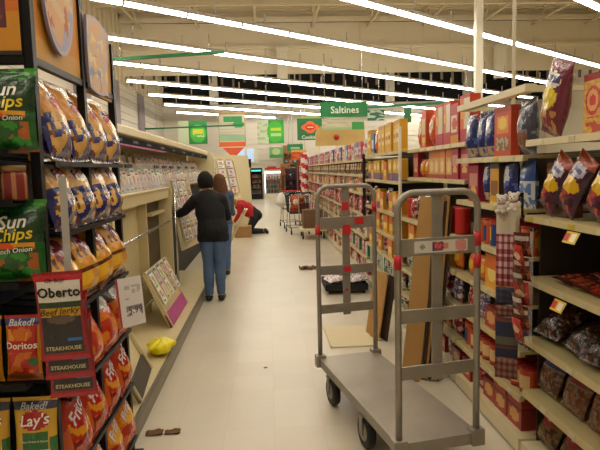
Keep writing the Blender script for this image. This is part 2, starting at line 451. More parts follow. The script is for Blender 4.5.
reg_box('yellow', 'bright yellow cracker carton', .19, .32, .08, D('dfae22', ('b', .85, 1, 'c98f1a'), ('r', .15, .85, .3, .7, 'e9d48a'), ('e', .5, .5, .3, .1, 'c9741c')), 'd09a1c')
reg_box('yellowpurple', 'yellow carton with a purple base', .19, .235, .08, D('d9a924', ('b', 0, .35, '6b4a8a'), ('e', .5, .65, .3, .18, 'efe0a6')), 'cc981f')
reg_box('yelloworange', 'yellow and orange cookie carton', .2, .21, .08, D('e0a01e', ('b', .6, 1, 'd6701c'), ('e', .5, .4, .35, .2, 'efd27a')), 'cd8a1a', kind='cookie_carton')
reg_box('pink', 'pink and white cookie carton', .19, .26, .08, D('c45a6a', ('r', .1, .9, .3, .7, 'e6d4cc'), ('e', .5, .5, .3, .12, 'b02a3a')), 'b14a5a', kind='cookie_carton')
reg_bag('redcookie', 'deep red cookie pack', 0.2, 0.215, .08, D('9a1f24', ('e', .5, .55, .35, .22, 'c99a6a'), ('b', 0, .2, '6a1418')), kind='cookie_pack', cat='cookies', seed=31)
reg_box('white', 'white carton with red band', .19, .27, .08, D('d9d2c4', ('b', .6, .8, 'b8323a'), ('n', .1, .9, .1, .5, 6, .1, '9a6a4a', 4)), 'cfc6b6', kind='cookie_carton')
reg_box('blue', 'blue and white carton', .19, .26, .08, D('2d5a9a', ('r', .15, .85, .3, .7, 'cfd6dc'), ('b', 0, .15, 'c9a03a')), '274f88', kind='cookie_carton')
reg_bag('brown', 'brown cookie pack', 0.2, 0.205, .08, D('6a3f22', ('r', .1, .9, .35, .8, 'd6bd92'), ('e', .5, .55, .25, .15, '8a5a30')), kind='cookie_pack', cat='cookies', seed=31)
reg_box('yellowdark', 'yellow carton with dark brown print', .13, .25, .08, D('cf9d2e', ('b', .85, 1, '3a2616'), ('r', .12, .88, .25, .6, '8a5a1c'), ('b', 0, .1, 'd8c32a')), '4a3218')
reg_box('redlow', 'red mixed snack carton', .17, .13, .12, D('a5362a', ('e', .5, .5, .35, .3, 'd8a05a'), ('b', .8, 1, '7a1f1c')), '8c2c22', nu=12, nv=10)
reg_box('greenwhite', 'white and green carton', .19, .2, .1, D('cfd3c2', ('r', .3, .6, 0, 1, '2c6a44'), ('n', 0, 1, 0, 1, 6, .18, '8ea58a', 6)), '3a7a50')
# bags
reg_bag('silverbag', 'glossy dark silver snack bag', .21, .3, .09, D('3a3c4c', ('r', .3, .5, .1, .95, '8c8c98'), ('n', 0, 1, 0, 1, 5, .12, '6a6a78', 3), ('e', .5, .3, .3, .14, '7a4a3a')), seed=2)
reg_bag('bluebag', 'dark blue glossy snack bag', .16, .29, .08, D('1f2f6e', ('e', .5, .6, .3, .16, 'b9bcc6'), ('b', .05, .22, 'b59a80'), ('n', 0, 1, 0, 1, 6, .2, '4a5ca0', 2)), seed=4)
reg_bag('bluewhite', 'blue and white pretzel bag', .17, .27, .08, D('c9ccd2', ('b', .55, 1, '2a4f94'), ('n', 0, 1, 0, .5, 6, .1, '5a7ab8', 5)), seed=5)
reg_bag('orangebag', 'orange and white glossy snack bag', .19, .3, .08, D('d0531f', ('e', .5, .6, .34, .18, 'e2d2b8'), ('b', .05, .25, 'b8321f')), seed=6)
reg_bag('tallbag', 'tall leaning purple and yellow snack bag', .2, .36, .1, D('6a2236', ('b', .86, 1, '6e1e30'), ('e', .5, .74, .34, .1, 'cfc6c2'), ('r', .2, .8, .7, .8, '2a2a5a'), ('e', .5, .5, .34, .15, 'd3b91f'), ('n', .1, .9, .05, .36, 7, .0, 'b98a4a', 4), ('n', .1, .9, .05, .36, 7, .2, '8a2a2a', 9)), nu=26, nv=34, seed=7)
reg_bag('chipbag', 'purple, yellow and red tortilla chip bag', .19, .37, .1, D('3e1a34', ('b', .85, 1, 'b04a22'), ('e', .5, .75, .35, .11, 'b9b2c6'), ('r', .3, .7, .72, .79, '2a3a7a'), ('e', .5, .5, .42, .13, 'd8ae1c'), ('n', .05, .95, .05, .38, 5, .0, 'b0402a', 4), ('n', .05, .95, .05, .38, 7, .25, '6a1c3a', 8)), nu=24, nv=32, seed=8)
reg_bag('darkbag', 'dark brown glossy snack bag', .2, .26, .11, D('24130e', ('n', 0, 1, 0, 1, 9, .12, '4a2616', 3), ('n', 0, 1, 0, 1, 12, .36, '6a5c54', 5), ('e', .5, .6, .3, .15, '401512')), seed=9)
reg_bag('clearblue', 'clear pretzel bag with a blue band', .2, .27, .1, D('6e625a', ('n', 0, 1, 0, .47, 10, -.12, '52290f', 3), ('n', 0, 1, 0, .47, 14, .25, '7a4a24', 5), ('b', .5, .57, '1f2c70'), ('n', .1, .9, .6, .92, 9, .05, '302c30', 2)), seed=10, nu=20, nv=26)  # print colours darkened to carry the shade of the low shelves
reg_bag('clearred', 'clear pretzel bag with a red band', .2, .27, .1, D('6e625a', ('n', 0, 1, 0, .47, 10, -.15, '5e3212', 4), ('n', 0, 1, 0, .47, 14, .22, '834f26', 6), ('b', .5, .57, '84221f'), ('n', .1, .9, .6, .92, 9, .05, '302c30', 6)), seed=11, nu=20, nv=26)  # low shelf shade put into the colours here too
reg_bag('yellowred', 'yellow bag with a red label', .2, .25, .09, D('6a4a18', ('e', .5, .55, .36, .18, '8a1822'), ('n', .2, .8, .5, .62, 9, .05, 'a09078', 4), ('n', 0, 1, 0, .4, 9, .0, '38231a', 3), ('b', .8, 1, '8a7a2a')), seed=12)  # yellow and red darkened for the shade on the lowest shelf
reg_bag('redpacket', 'flat red snack packet', .16, .24, .05, D('b02a24', ('e', .5, .55, .35, .16, 'd8b08a'), ('n', 0, 1, 0, .35, 6, .1, '7a1a18', 3)), seed=13)
reg_bag('darkpacket', 'flat dark red and white snack packet', .16, .24, .05, D('54201c', ('b', .7, .85, 'b8a89a'), ('n', 0, 1, .1, .6, 6, .05, '9a4a2a', 3)), seed=14)
reg_bag('greenbag', 'green and blue snack bag', .2, .25, .08, D('2c6a52', ('e', .5, .6, .3, .15, 'b8c8c8'), ('b', 0, .2, '2a4a7a')), seed=15)
reg_bag('whitegreen', 'white and green wrapped pack', .22, .24, .1, D('c6c8bc', ('n', 0, 1, 0, 1, 5, .1, '2e6e48', 3), ('n', 0, 1, 0, 1, 8, .3, '8a2a3a', 5)), seed=16)
reg_bag('orangepack', 'orange and yellow snack pack', .15, .17, .07, D('d0701f', ('e', .5, .55, .34, .2, 'e2b23a'), ('b', 0, .2, 'a83c1a')), seed=17)
reg_bag('bluemix', 'blue and white candy bag', .16, .19, .07, D('3a5684', ('n', 0, 1, 0, 1, 6, .08, 'b8bcc4', 3), ('n', 0, 1, 0, 1, 7, .3, 'a83a2a', 8)), seed=18)
reg_bag('redmix', 'red and pink candy bag', .17, .2, .07, D('9a2c34', ('n', 0, 1, 0, 1, 6, .1, 'd0a098', 3), ('n', 0, 1, 0, 1, 7, .3, '4a1a2a', 8)), seed=19)
# canisters
reg_can('redcan', 'plain red canister', .055, .19, D('c01f1f', ('b', 0, .06, '8a1616')), None)
reg_can('orangecan', 'orange and blue peanut can', .05, .15, D('cf5a1f', ('r', .45, .8, .1, .75, '27407e'), ('b', .78, 1, 'd0761f'), ('e', .1, .45, .12, .25, 'e0b03a')), 'b81c1c')
reg_can('bluecan', 'blue and yellow peanut can', .05, .15, D('2a4486', ('r', .5, .75, .2, .7, 'dfae2a'), ('b', .8, 1, 'c03a1f')), 'b81c1c')
reg_can('redjar', 'squat orange and red jar', .05, .13, D('c2481f', ('r', .5, .9, .2, .7, 'e0c08a'), ('b', 0, .1, '8a2a16')), 'a01a1a', kind='jar', cat='jar')

def put(key, loc, rz, label, group, tilt=0., roll=0., sc=1.):
    p = PR[key]
    o = ob(p['kind'], p['me'], None, loc, (0, 0, 0))
    Rm = Matrix.Rotation(rz, 4, 'Z') @ Matrix.Rotation(roll, 4, 'Y') @ Matrix.Rotation(tilt, 4, 'X')
    o.matrix_world = Matrix.Translation(loc) @ Rm @ Matrix.Scale(sc, 4)
    tag(o, label, p['cat'], group)
    for n, me in p['extra']:
        c = ob(n, me, o)
    return o

# ------------------------------------------------------------------ right hand gondola
GX = 1.86
def gondola(nm, label, y0, y1, levels, xf, depth_up=.46):
    e = empty('gondola_bay', (1.33, (y0 + y1) / 2, 0), label, 'store shelving', 'shelving bays of the snack aisle')
    cx, cy = 1.33, (y0 + y1) / 2
    L = lambda b: b
    b = MB(); b.box(xf[0] - cx, GX - cx, y0 - cy + .004, y1 - cy - .004, .02, .10); b.box(xf[0] - cx + .05, GX - cx, y0 - cy + .004, y1 - cy - .004, 0, .02)
    b.build('base_deck', M_cream, e)
    b = MB(); b.box(GX - cx - .03, GX - cx, y0 - cy + .004, y1 - cy - .004, .1, max(levels) + .02); b.build('back_panel', M_darkback, e)
    b = MB(); b.box(GX - cx - .06, GX - cx - .03, y0 - cy + .004, y0 - cy + .034, .1, max(levels) + .12)
    for i in range(30): b.box(GX - cx - .062, GX - cx - .06, y0 - cy + .014, y0 - cy + .02, .15 + i * .05, .17 + i * .05)
    b.build('upright', M_cream, e)
    if nm == 'N':
        b = MB(); b.box(.09, GX - cx - .03, y1 - cy - .004, y1 - cy + .004, .1, 1.32); b.build('side_panel', M_darkback, e)
    for i, z in enumerate(levels):
        x0 = xf[min(i + 1, len(xf) - 1)]
        b = MB(); b.box(x0 + .012 - cx, GX - .065 - cx, y0 - cy + .006, y1 - cy - .006, z - .018, z)
        b.box(x0 + .012 - cx, x0 + .03 - cx, y0 - cy + .006, y1 - cy - .006, z - .03, z - .018)
        s = b.build('shelf', M_shelf, e)
        b = MB(); b.prism([(x0 - cx, z - .032), (x0 + .012 - cx, z - .034), (x0 + .012 - cx, z), (x0 + .004 - cx, z)], y0 - cy + .006, y1 - cy - .006, 'y', lin('c2b283'))
        yy = y0 - cy + .1; q = RND.Random(len(label) + i) if hasattr(RND, 'Random') else random.Random(i * 7 + int(y0 * 10))
        while yy < y1 - cy - .1:
            w = .05
            b.box(x0 - cx - .0015, x0 - cx + .003, yy, yy + w, z - .03, z - .006, lin(q.choice(['cfc5a4', 'c9bf9c', 'c8b23a', 'bfb490'])))
            yy += q.uniform(.16, .3)
        b.build('price_channel', PLAST, s)
    return e

gondola('N', 'dark backed shelving bay full of chip and pretzel bags, beside the loaded clear strips', 1.3, 2.84, [.395, .685, 1.01, 1.335, 1.72], [1.33])
gondola('B', 'shelving bay of peanut cans and blue bags, just beyond the gingham strip', 2.86, 3.9, [.34, .59, .84, 1.10, 1.36, 1.646], [1.33])
gondola('C', 'shelving bay with the leaning cardboard sheets in front', 3.92, 5.56, [.34, .59, .84, 1.10, 1.495, 1.765], [1.33, 1.33, 1.33, 1.33, 1.33, 1.40])
gondola('D', 'shelving bay of yellow cartons beyond the white upright strip', 5.62, 7.6, [.34, .59, .84, 1.10, 1.45, 1.765], [1.33])
fb = [(7.62, 9.8), (9.82, 12.0), (12.02, 14.4), (14.42, 17.0), (17.02, 20.0), (20.02, 23.0)]
for i, (a, c) in enumerate(fb):
    gondola('E', 'shelving bay of mixed cookie cartons, %s bay beyond the yellow cartons' % nth(i), a, c, [.36, .64, .94, 1.24, 1.5, 1.72], [1.33])

def row(where, z, y0, y1, xf, seq, ladder=0, deep=1, gap=.012, group=None, tilt=0.):
    y = y0; i = 0; rr = random.Random(int(z * 1000 + y0 * 77)); cnt = {}
    while True:
        k = seq[i % len(seq)]; p = PR[k]
        if y + p['w'] > y1: break
        n = cnt[k] = cnt.get(k, -1) + 1
        for d in range(deep):
            x = xf + .025 + p['d'] / 2 + d * (p['d'] + .015) + rr.uniform(0, .02)
            lab = '%s, %s along %s' % (p['look'], nth(i), where) + (', back row' if d else '')
            put(k, (x, y + p['w'] / 2, z), -PI / 2 + rr.uniform(-.04, .04), lab, group or ('%ss on %s' % (p['kind'].replace('_', ' '), where)), tilt)
        y += p['w'] + gap + rr.uniform(0, .012); i += 1
    return i

# bay N (chips)
wN = 'the shelf under the ceiling strips, chip bay'
put('redgold', (1.475, 2.355, 1.72), -PI / 2, 'large red and gold carton with ring motifs, standing next to tall leaning purple bag', 'red and gold ring cartons')
put('redgold', (1.475, 2.105, 1.72), -PI / 2, 'large red and gold carton cut by the photo edge on the top shelf', 'red and gold ring cartons')
put('redgold', (1.475, 1.855, 1.72), -PI / 2, 'large red and gold carton hidden beyond the edge, top shelf', 'red and gold ring cartons')
put('tallbag', (1.395, 2.70, 1.738), -PI / 2, 'tall purple and yellow snack bag leaning beside the red and gold carton', None, 0, .30)
put('goldbrown', (1.47, 2.70, 1.335), -PI / 2, 'gold and brown carton standing behind the leaning chip bags', None)
put('goldbrown', (1.60, 2.45, 1.335), -PI / 2, 'gold and brown carton half hidden at the back of the chip bag shelf', None)
for i, (y, rl, t) in enumerate(((2.71, .50, 0), (2.53, .52, 0), (2.30, .50, 0), (2.07, .5, 0))):
    lab = ['chip bag leaning against the gold and brown carton, purple and yellow', 'purple and yellow chip bag leaning in the middle of three above the yellow tag', 'purple chip bag leaning at the photo edge above the yellow tag', 'purple chip bag leaning out of frame on the same shelf'][i]
    put('chipbag', (1.39, y + .02, 1.372), -PI / 2, lab, 'leaning chip bags', -.12, rl, .80)
put('darkpacket', (1.40, 2.60, 1.035), -PI / 2, 'flat dark red and white packet lying under the yellow tag', None, -PI / 2)
put('redpacket', (1.40, 2.28, 1.035), -PI / 2, 'flat red packet lying on the near empty shelf', None, -PI / 2)
put('redpacket', (1.58, 2.62, 1.035), -PI / 2 + .2, 'red packet lying at the back of the near empty shelf, towards the clear strips', None, -PI / 2, 0, .9)
put('darkpacket', (1.58, 2.36, 1.035), -PI / 2 - .2, 'dark packet lying at the back of the near empty shelf', None, -PI / 2)
put('darkpacket', (1.40, 2.42, 1.035), -PI / 2 + .3, 'flat dark packet lying between a dark one and a red one', None, -PI / 2, 0, .8)
i = 0
for x, zz, tl in ((1.39, .72, -1.05), (1.57, .72, -1.0)):
    for y in (2.72, 2.5, 2.28, 2.06):
        put('darkbag', (x + .015 * (i % 2), y, zz), -PI / 2 + .15 * (-1) ** i, 'dark brown glossy bag slumped, %s from the clear strips in the %s file' % (nth(i % 4), 'front' if i < 4 else 'rear'), 'slumped dark bags under the flat packets', tl); i += 1
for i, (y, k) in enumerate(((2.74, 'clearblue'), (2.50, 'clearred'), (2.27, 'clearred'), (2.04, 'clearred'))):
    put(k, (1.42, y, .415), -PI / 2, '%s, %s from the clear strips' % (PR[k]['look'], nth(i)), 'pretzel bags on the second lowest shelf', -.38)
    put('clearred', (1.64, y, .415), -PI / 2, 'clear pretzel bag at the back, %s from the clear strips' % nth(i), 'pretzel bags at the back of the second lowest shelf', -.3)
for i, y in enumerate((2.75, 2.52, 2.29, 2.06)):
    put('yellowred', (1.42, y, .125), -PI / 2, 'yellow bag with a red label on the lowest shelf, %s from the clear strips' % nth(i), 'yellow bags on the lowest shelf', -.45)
# bay B
row('top shelf of the peanut can bay', 1.646, 2.87, 3.88, 1.33, ['silverbag', 'orangecheese', 'bluebag', 'bluebag', 'bluebag', 'redtop'])
row('the shelf above the peanut cans', 1.36, 2.87, 3.88, 1.33, ['bluewhite', 'bluebag', 'yellowdark', 'bluebag', 'redpink', 'redpink'])
row('the peanut can shelf', 1.10, 2.90, 3.75, 1.33, ['orangecan', 'bluecan', 'orangecan', 'orangecan', 'bluecan', 'orangecan', 'orangecan', 'redcan'], gap=.002, deep=2)
row('the shelf below the peanut cans', .84, 2.88, 3.88, 1.33, ['orangepack', 'orangepack', 'yelloworange'])
row('the blue candy shelf of the can bay', .59, 2.88, 3.88, 1.33, ['bluemix', 'bluemix', 'redlow', 'bluemix', 'redmix'])
row('the squat jar shelf', .34, 2.88, 3.88, 1.33, ['redjar', 'redjar', 'redjar', 'orangecan', 'redjar'], gap=.004, deep=2)
row('the base deck of the can bay', .10, 2.95, 3.88, 1.34, ['redlow', 'redlow', 'redlow', 'redmix'])
row('top of the red carton stack on the base deck', .23, 2.95, 3.5, 1.34, ['redlow'])
# bay C
row('top shelf behind the cart', 1.765, 3.94, 5.54, 1.40, ['orangewhite', 'redtop', 'orangewhite', 'orangewhite', 'orangebag', 'orangetan', 'orangebag', 'orangetan'])
row('the second shelf down behind the cart', 1.495, 3.94, 5.54, 1.40, ['redpink', 'redpink', 'tan', 'tan', 'tan', 'orangetan' if 0 else 'tan', 'orangepack', 'orangepack', 'redpink'])
row('the shelf level with the cart label', 1.10, 3.94, 5.54, 1.33, ['redcan', 'redcan', 'bluemix', 'bluemix', 'greenbag', 'greenbag', 'darkbag', 'redmix'])
row('the shelf behind the cardboard sheets', .84, 3.94, 5.54, 1.33, ['orangepack', 'yelloworange', 'redcookie', 'brown', 'darkbag'])
row('the blue candy shelf behind the cardboard', .59, 3.94, 5.54, 1.33, ['bluemix', 'redmix', 'bluemix', 'whitegreen'])
row('the low shelf behind the cardboard', .34, 3.94, 5.54, 1.33, ['redmix', 'orangepack', 'redmix', 'whitegreen'])
row('the base deck behind the cardboard', .10, 3.94, 5.54, 1.35, ['redlow', 'redmix', 'redlow', 'whitegreen'])
# bay D
row('top shelf of the yellow bay', 1.765, 5.68, 7.58, 1.33, ['yellow', 'yellow', 'yellow', 'yellow', 'yellow', 'yellow', 'orangebag', 'blue'])
row('the second shelf of the yellow bay', 1.45, 5.68, 7.58, 1.33, ['yellow' if 0 else 'yellowpurple', 'yellowpurple', 'yellowpurple', 'yelloworange'])
row('the third shelf of the yellow bay', 1.10, 5.68, 7.58, 1.33, ['yelloworange', 'yellowpurple', 'yelloworange', 'darkbag'])
row('the fourth shelf of the yellow bay', .84, 5.68, 7.58, 1.33, ['yelloworange', 'brown', 'yelloworange'])
row('the fifth shelf of the yellow bay', .59, 5.68, 7.58, 1.33, ['brown', 'redmix', 'yelloworange'])
row('the sixth shelf of the yellow bay', .34, 5.68, 7.58, 1.33, ['whitegreen', 'greenwhite', 'whitegreen'])
row('the base deck of the yellow bay', .10, 5.68, 7.58, 1.34, ['whitegreen', 'whitegreen', 'greenwhite'])
pools = [['pink', 'redcookie', 'white', 'redtop' if 0 else 'pink', 'blue'], ['redcookie', 'pink', 'brown', 'white'], ['redmix', 'white', 'redcookie', 'yelloworange'], ['redcookie', 'redmix', 'pink'], ['brown', 'redcookie', 'white'], ['redmix', 'pink', 'greenwhite'], ['redcookie', 'redlow', 'white']]
for i, (a, c) in enumerate(fb):
    rr = random.Random(i)
    for li, z in enumerate([1.72, 1.5, 1.24, .94, .64, .36, .10]):
        s = list(pools[li]); rr.shuffle(s)
        if li == 1: s = [k for k in s if PR[k]['h'] < .215] or ['brown']
        row('%s shelf down, %s bay past yellow cartons' % (nth(li), nth(i)), z, a + .04, c - .04, 1.33, s, gap=.03 if i < 3 else .06)

# empty header rail over bay B
b = MB(); b.box(-.03, .03, -.52, .52, -.02, .02); b.box(.03, .10, -.515, -.49, -.02, .012); b.box(.03, .10, .49, .515, -.02, .012)
e = empty('header_rail', (1.37, 3.385, 1.99), 'cream header rail above the blue snack bags', 'shelf rail')
b.build('rail', M_cream, e)
for y in (-.5, .5):
    b = MB(); b.box(.09, .455, y - .008, y + .008, -.015, .01); b.box(.43, .455, y - .008, y + .008, -.36, -.015); b.build('bracket', M_cream, e)
# power pole standing on the gondola
b = MB(); b.tube([(1.88, 4.216, 0), (1.88, 4.216, 8.2)], .015, 8); b.tube([(1.88, 4.216, 0), (1.88, 4.216, .06)], .05, 10)
tag(b.build('power_pole', M_white), 'thin white pole rising behind the orange cracker carton to the roof', 'pole')
# white upright strip at the C/D boundary
b = MB(); b.box(1.325, 1.345, 5.565, 5.615, .3, 2.0)
for i in range(30): b.box(1.322, 1.325, 5.58, 5.60, .35 + i * .055, .375 + i * .055)
tag(b.build('shelf_upright', M_white), 'white slotted upright strip before the yellow cartons', 'upright')
b = MB(); b.box(1.30, 1.34, 7.605, 7.615, .9, 1.78)
b.tube([(1.30, 7.61, 1.0), (1.28, 7.61, 1.0)], .03, 8)
tag(b.build('shelf_divider', M_blackm), 'black narrow divider at the far end of the yellow cartons', 'divider')

# shelf tags that stick out
for i, (y, z, lab) in enumerate(((2.335, 1.30, 'yellow and red price tag hanging under the leaning chip bags'), (2.43, .975, 'yellow and red price tag hanging under the flat red packet'))):
    b = MB(); b.M = Matrix.Rotation(.5, 4, 'Y')
    b.grid(8, 6, lambda u, v: (-.002, (.5 - u) * .10, -.055 + v * .055), D('d8b52a', ('r', .05, .4, .1, .9, 'c23a22'), ('r', .5, .92, .2, .8, 'e6dcc0')), smooth=False)
    b.grid(8, 6, lambda u, v: (.001, (u - .5) * .10, -.055 + v * .055), D('e6dcc0'), smooth=False)
    tag(b.build('price_tag', PAPER, None, (1.318, y, z)), lab, 'price tag', 'hanging price tags')

# gingham strip and plush bears
S0 = empty('clip_strip', (1.275, 2.86, 0), 'clear clip strip holding gingham pot holders beside the peanut cans', 'display strip')
b = MB(); b.box(.0, .004, -.02, .02, .5, 1.45); b.build('plastic_strip', M_clear, S0)
b = MB(); b.box(-.002, .06, -.008, .008, 1.43, 1.45); b.box(.052, .06, -.008, .008, 1.32, 1.45); b.build('hook', M_black, S0)
G = [('gingham_pot_holder', 'red and white gingham pot holder hanging topmost under the white plush bears', .40, .955, D('c9b9ad', ('k', 4, 9, '7a1a30', 'a85a66', 'cfc2b8'), ('b', .70, 1, 'cdc4ae'), ('n', 0, 1, .72, 1, 5, .2, 'b8a890', 2))),
     ('gingham_pot_holder', 'dark blue checked pot holder hanging in the middle of the clear strip', .095, .855, D('2a2f4a', ('k', 3, 3, '1c2036', '2c3048', '3a3c4c'))),
     ('gingham_pot_holder', 'red and brown checked pot holder hanging between the two blue ones', .06, .79, D('8a5a50', ('k', 4, 2, '5a2424', '744038', '8a6458'))),
     ('gingham_pot_holder', 'dark blue pot holder hanging low with a pale band', .22, .565, D('222a48', ('b', .34, .52, '5c5c4c'), ('b', .90, 1, '6a3030'), ('b', .22, .3, '6a3030'))),
     ('gingham_pot_holder', 'red checked pot holder hanging lowest of the clear strip', .11, .45, D('8a5a50', ('k', 4, 3, '5a2026', '7a463c', '8a6a5c')))]
for n, lab, h, z0, des in G:
    b = MB(); w = .115
    b.grid(24, 30, lambda u, v: ((u - .5) * w, -.012 * (1 - (2 * u - 1) ** 4) * (1 - (2 * v - 1) ** 6) - .003, v * h), des)
    b.grid(24, 30, lambda u, v: ((.5 - u) * w, .006 * (1 - (2 * u - 1) ** 4) * (1 - (2 * v - 1) ** 6) - .001, v * h), des)
    tag(b.build(n, PAPER, None, (1.255, 2.86, z0), (0, 0, -.55)), lab, 'pot holder', 'gingham pot holders')
def bear(x, y, z, lab, s=1.):
    e = empty('plush_bear', (x, y, z), lab, 'soft toy', 'white plush bears on the strip', (0, 0, -.7))
    W = mat('white_plush', 'd9d2c6', .9, bump=.4, bscale=120); K = mat('plush_eye', '15100e', .3); Rr = mat('red_ribbon', 'b02a30', .6)
    def ball(b, c, r, sq=(1, 1, 1)):
        n, m = 12, 8
        b.grid(n, m, lambda u, v: (c[0] + r * sq[0] * math.sin(v * PI) * math.cos(2 * PI * u), c[1] + r * sq[1] * math.sin(v * PI) * math.sin(2 * PI * u), c[2] - r * sq[2] * math.cos(v * PI)))
    b = MB(); ball(b, (0, 0, .032 * s), .032 * s, (1, .9, 1)); b.build('body', W, e)
    b = MB(); ball(b, (0, -.004, .083 * s), .030 * s); ball(b, (0, -.032 * s, .078 * s), .013 * s); b.build('head', W, e)
    for q in (-1, 1):
        b = MB(); ball(b, (q * .024 * s, 0, .108 * s), .012 * s, (1, .6, 1)); b.build('ear', W, e)
        b = MB(); ball(b, (q * .032 * s, -.008, .045 * s), .014 * s, (1, 1, 1.3)); b.build('arm', W, e)
        b = MB(); ball(b, (q * .02 * s, -.026 * s, .012 * s), .014 * s, (1, 1.3, 1)); b.build('leg', W, e)
        b = MB(); ball(b, (q * .011 * s, -.0335 * s, .09 * s), .0035 * s); b.build('eye', K, e)
    b = MB(); ball(b, (0, -.0455 * s, .08 * s), .004 * s); b.build('nose', K, e)
    b = MB(); b.lathe([(.02 * s, .054 * s), (.027 * s, .058 * s), (.02 * s, .062 * s)], 12); b.build('ribbon', Rr, e)
bear(1.225, 2.87, 1.345, 'white plush bear on the clip strip, the one towards the peanut cans', .85)
bear(1.245, 2.77, 1.36, 'white plush bear on the clip strip, topmost and towards the chip bags', .85)
bear(1.26, 2.84, 1.275, 'white plush bear hanging lowest, right above the red gingham pot holder', .8) if 0 else None
S1 = empty('clip_strip', (1.30, 2.70, 0), 'dark loaded clip strip hanging in front of the empty dark shelf', 'display strip')
b = MB(); b.box(.006, .009, -.015, .015, .7, 1.28); b.build('plastic_strip', M_clear, S1)
b = MB(); b.box(.0, .03, -.006, .006, 1.265, 1.28); b.build('hook', M_black, S1)
for i in range(8):
    k = 'redpacket' if i % 3 == 1 else 'darkbag'
    put('darkpacket' if i % 3 != 1 else 'redpacket', (1.268 - .012 * (i % 2), 2.70, 1.14 - i * .062), -1.2 + .25 * (-1) ** i, 'small dark packet clipped on the dark strip, %s from the top' % nth(i), 'small packets on the dark strip', .22, 0, .52)

# ------------------------------------------------------------------ flatbed stock cart
ang = math.atan2(.26, 1.29)   # leans to the aisle at the far end
cart = empty('stock_cart', (.683, 3.29, 0), 'grey metal stock cart with two tall end frames and red tape marks', 'cart', None, (0, 0, ang))
CW, CL, DZ = .425, 1.33, .25
b = MB(); b.box(-CW / 2, CW / 2, -CL / 2, CL / 2, DZ - .012, DZ); b.build('deck', M_deck, cart, bev=.003)
b = MB()
for s in (-1, 1): b.box(s * CW / 2 - .012, s * CW / 2 + .012, -CL / 2 - .012, CL / 2 + .012, DZ - .06, DZ - .001)
for s in (-1, 1): b.box(-CW / 2, CW / 2, s * CL / 2 - .012, s * CL / 2 + .012, DZ - .06, DZ - .001)
b.box(-.02, .02, -CL / 2, CL / 2, DZ - .05, DZ - .012)
b.build('deck_frame', M_steel, cart, bev=.003)
for s in (-1, 1):
    for sy in (-1, 1):
        b = MB(); b.box(s * CW / 2 - .035, s * CW / 2 + .035, sy * CL / 2 - .03, sy * CL / 2 + .03, DZ - .065, DZ + .02); b.build('corner_socket', M_steel, cart, bev=.004)
FZ = 1.475
for sy, nm in ((-1, 'near'), (1, 'far')):
    y = sy * (CL / 2); hw = CW / 2
    pts = [(-hw, y, DZ)]; rc = .085
    pts += [(-hw, y, .6), (-hw, y, 1.0), (-hw, y, FZ - rc)]
    for k in range(1, 7): a = k / 6 * PI / 2; pts.append((-hw + rc - rc * math.cos(a), y, FZ - rc + rc * math.sin(a)))
    for k in range(0, 7): a = k / 6 * PI / 2; pts.append((hw - rc + rc * math.sin(a), y, FZ - rc + rc * math.cos(a)))
    pts += [(hw, y, 1.0), (hw, y, .6), (hw, y, DZ)]
    b = MB(); b.tube(pts, .0165, 12); fr = b.build('end_frame', M_steel, cart)
    for z, h in ((1.215, .085), (.88, .065), (.60, .065)):
        b = MB(); b.box(-hw, hw, y - .006, y + .006, z - h / 2, z + h / 2); b.build('crossbar', M_steel, cart, bev=.002)
    b = MB(); b.box(-.028, .028, y + .0065, y + .0185, .545, FZ - .005); b.build('centre_bar', M_steel, cart, bev=.002)
    for s in (-1, 1):
        for z in (((1.24, 1.13) if s > 0 else (1.15,)) if sy < 0 else ((1.32,) if s > 0 else (1.17,))):
            b = MB(); b.tube([(s * hw, y, z - .035), (s * hw, y, z + .035)], .0185, 12); b.build('red_tape_mark', M_redtape, cart)
    if sy > 0:
        for x0, x1, q, z0, z1 in ((-.03, .03, -.0085, 1.13, 1.2), (-.025, .028, -.0085, .86, .90), (.06, .13, -.0085, 1.20, 1.25), (-.03, .02, .0045, 1.3, 1.36), (-.012, .01, .0045, .72, .735)):
            b = MB(); b.box(x0, x1, y + q, y + q + .002, z0, z1); b.build('red_tape_mark', M_redtape, cart)
# label on the near frame
y = -CL / 2 - .0075
b = MB(); b.grid(30, 8, lambda u, v: (-.13 + u * .285, y, 1.186 + v * .058), D('cfc6ba', ('e', .15, .5, .05, .22, '7f9480'), ('r', .34, .52, .15, .9, '3a3566'), ('e', .44, .55, .07, .3, 'd06a6a'), ('r', .54, .62, .3, .8, 'c78a6a'), ('e', .86, .5, .11, .55, 'd08a86')), smooth=False)
b.text('IZS', .055, lambda p, q: (.0 + p, y - .0015, 1.215 + q), lin('b03a48'), 0, .02, .034)
lb = b.build('sticker', PAPER, cart); lb['label'] = 'pale printed sticker on crossbar'
for (x, yy) in ((-.20, .42), (-.20, -.20), (.20, .42), (.20, -.20)):
    b = MB(); b.lathe([(.055, -.022), (.088, -.024), (.095, -.012), (.095, .012), (.088, .024), (.055, .022)], 22, axis='x')
    wh = b.build('wheel', M_rubber, cart, (x, yy, .0955))
    b = MB(); b.lathe([(.02, -.03), (.05, -.026), (.055, -.0215), (.055, .0215), (.05, .026), (.02, .03)], 18, axis='x'); b.build('hub', M_steel, wh)
    b = MB()
    b.box(x - .04, x + .04, yy - .03, yy + .03, DZ - .06, DZ - .05)
    for s in (-1, 1): b.box(x + s * .036 - .003, x + s * .036 + .003, yy - .02, yy + .02, .08, DZ - .05)
    b.tube([(x - .042, yy, .0955), (x + .042, yy, .0955)], .009, 8)
    b.build('wheel_fork', M_steel, cart)

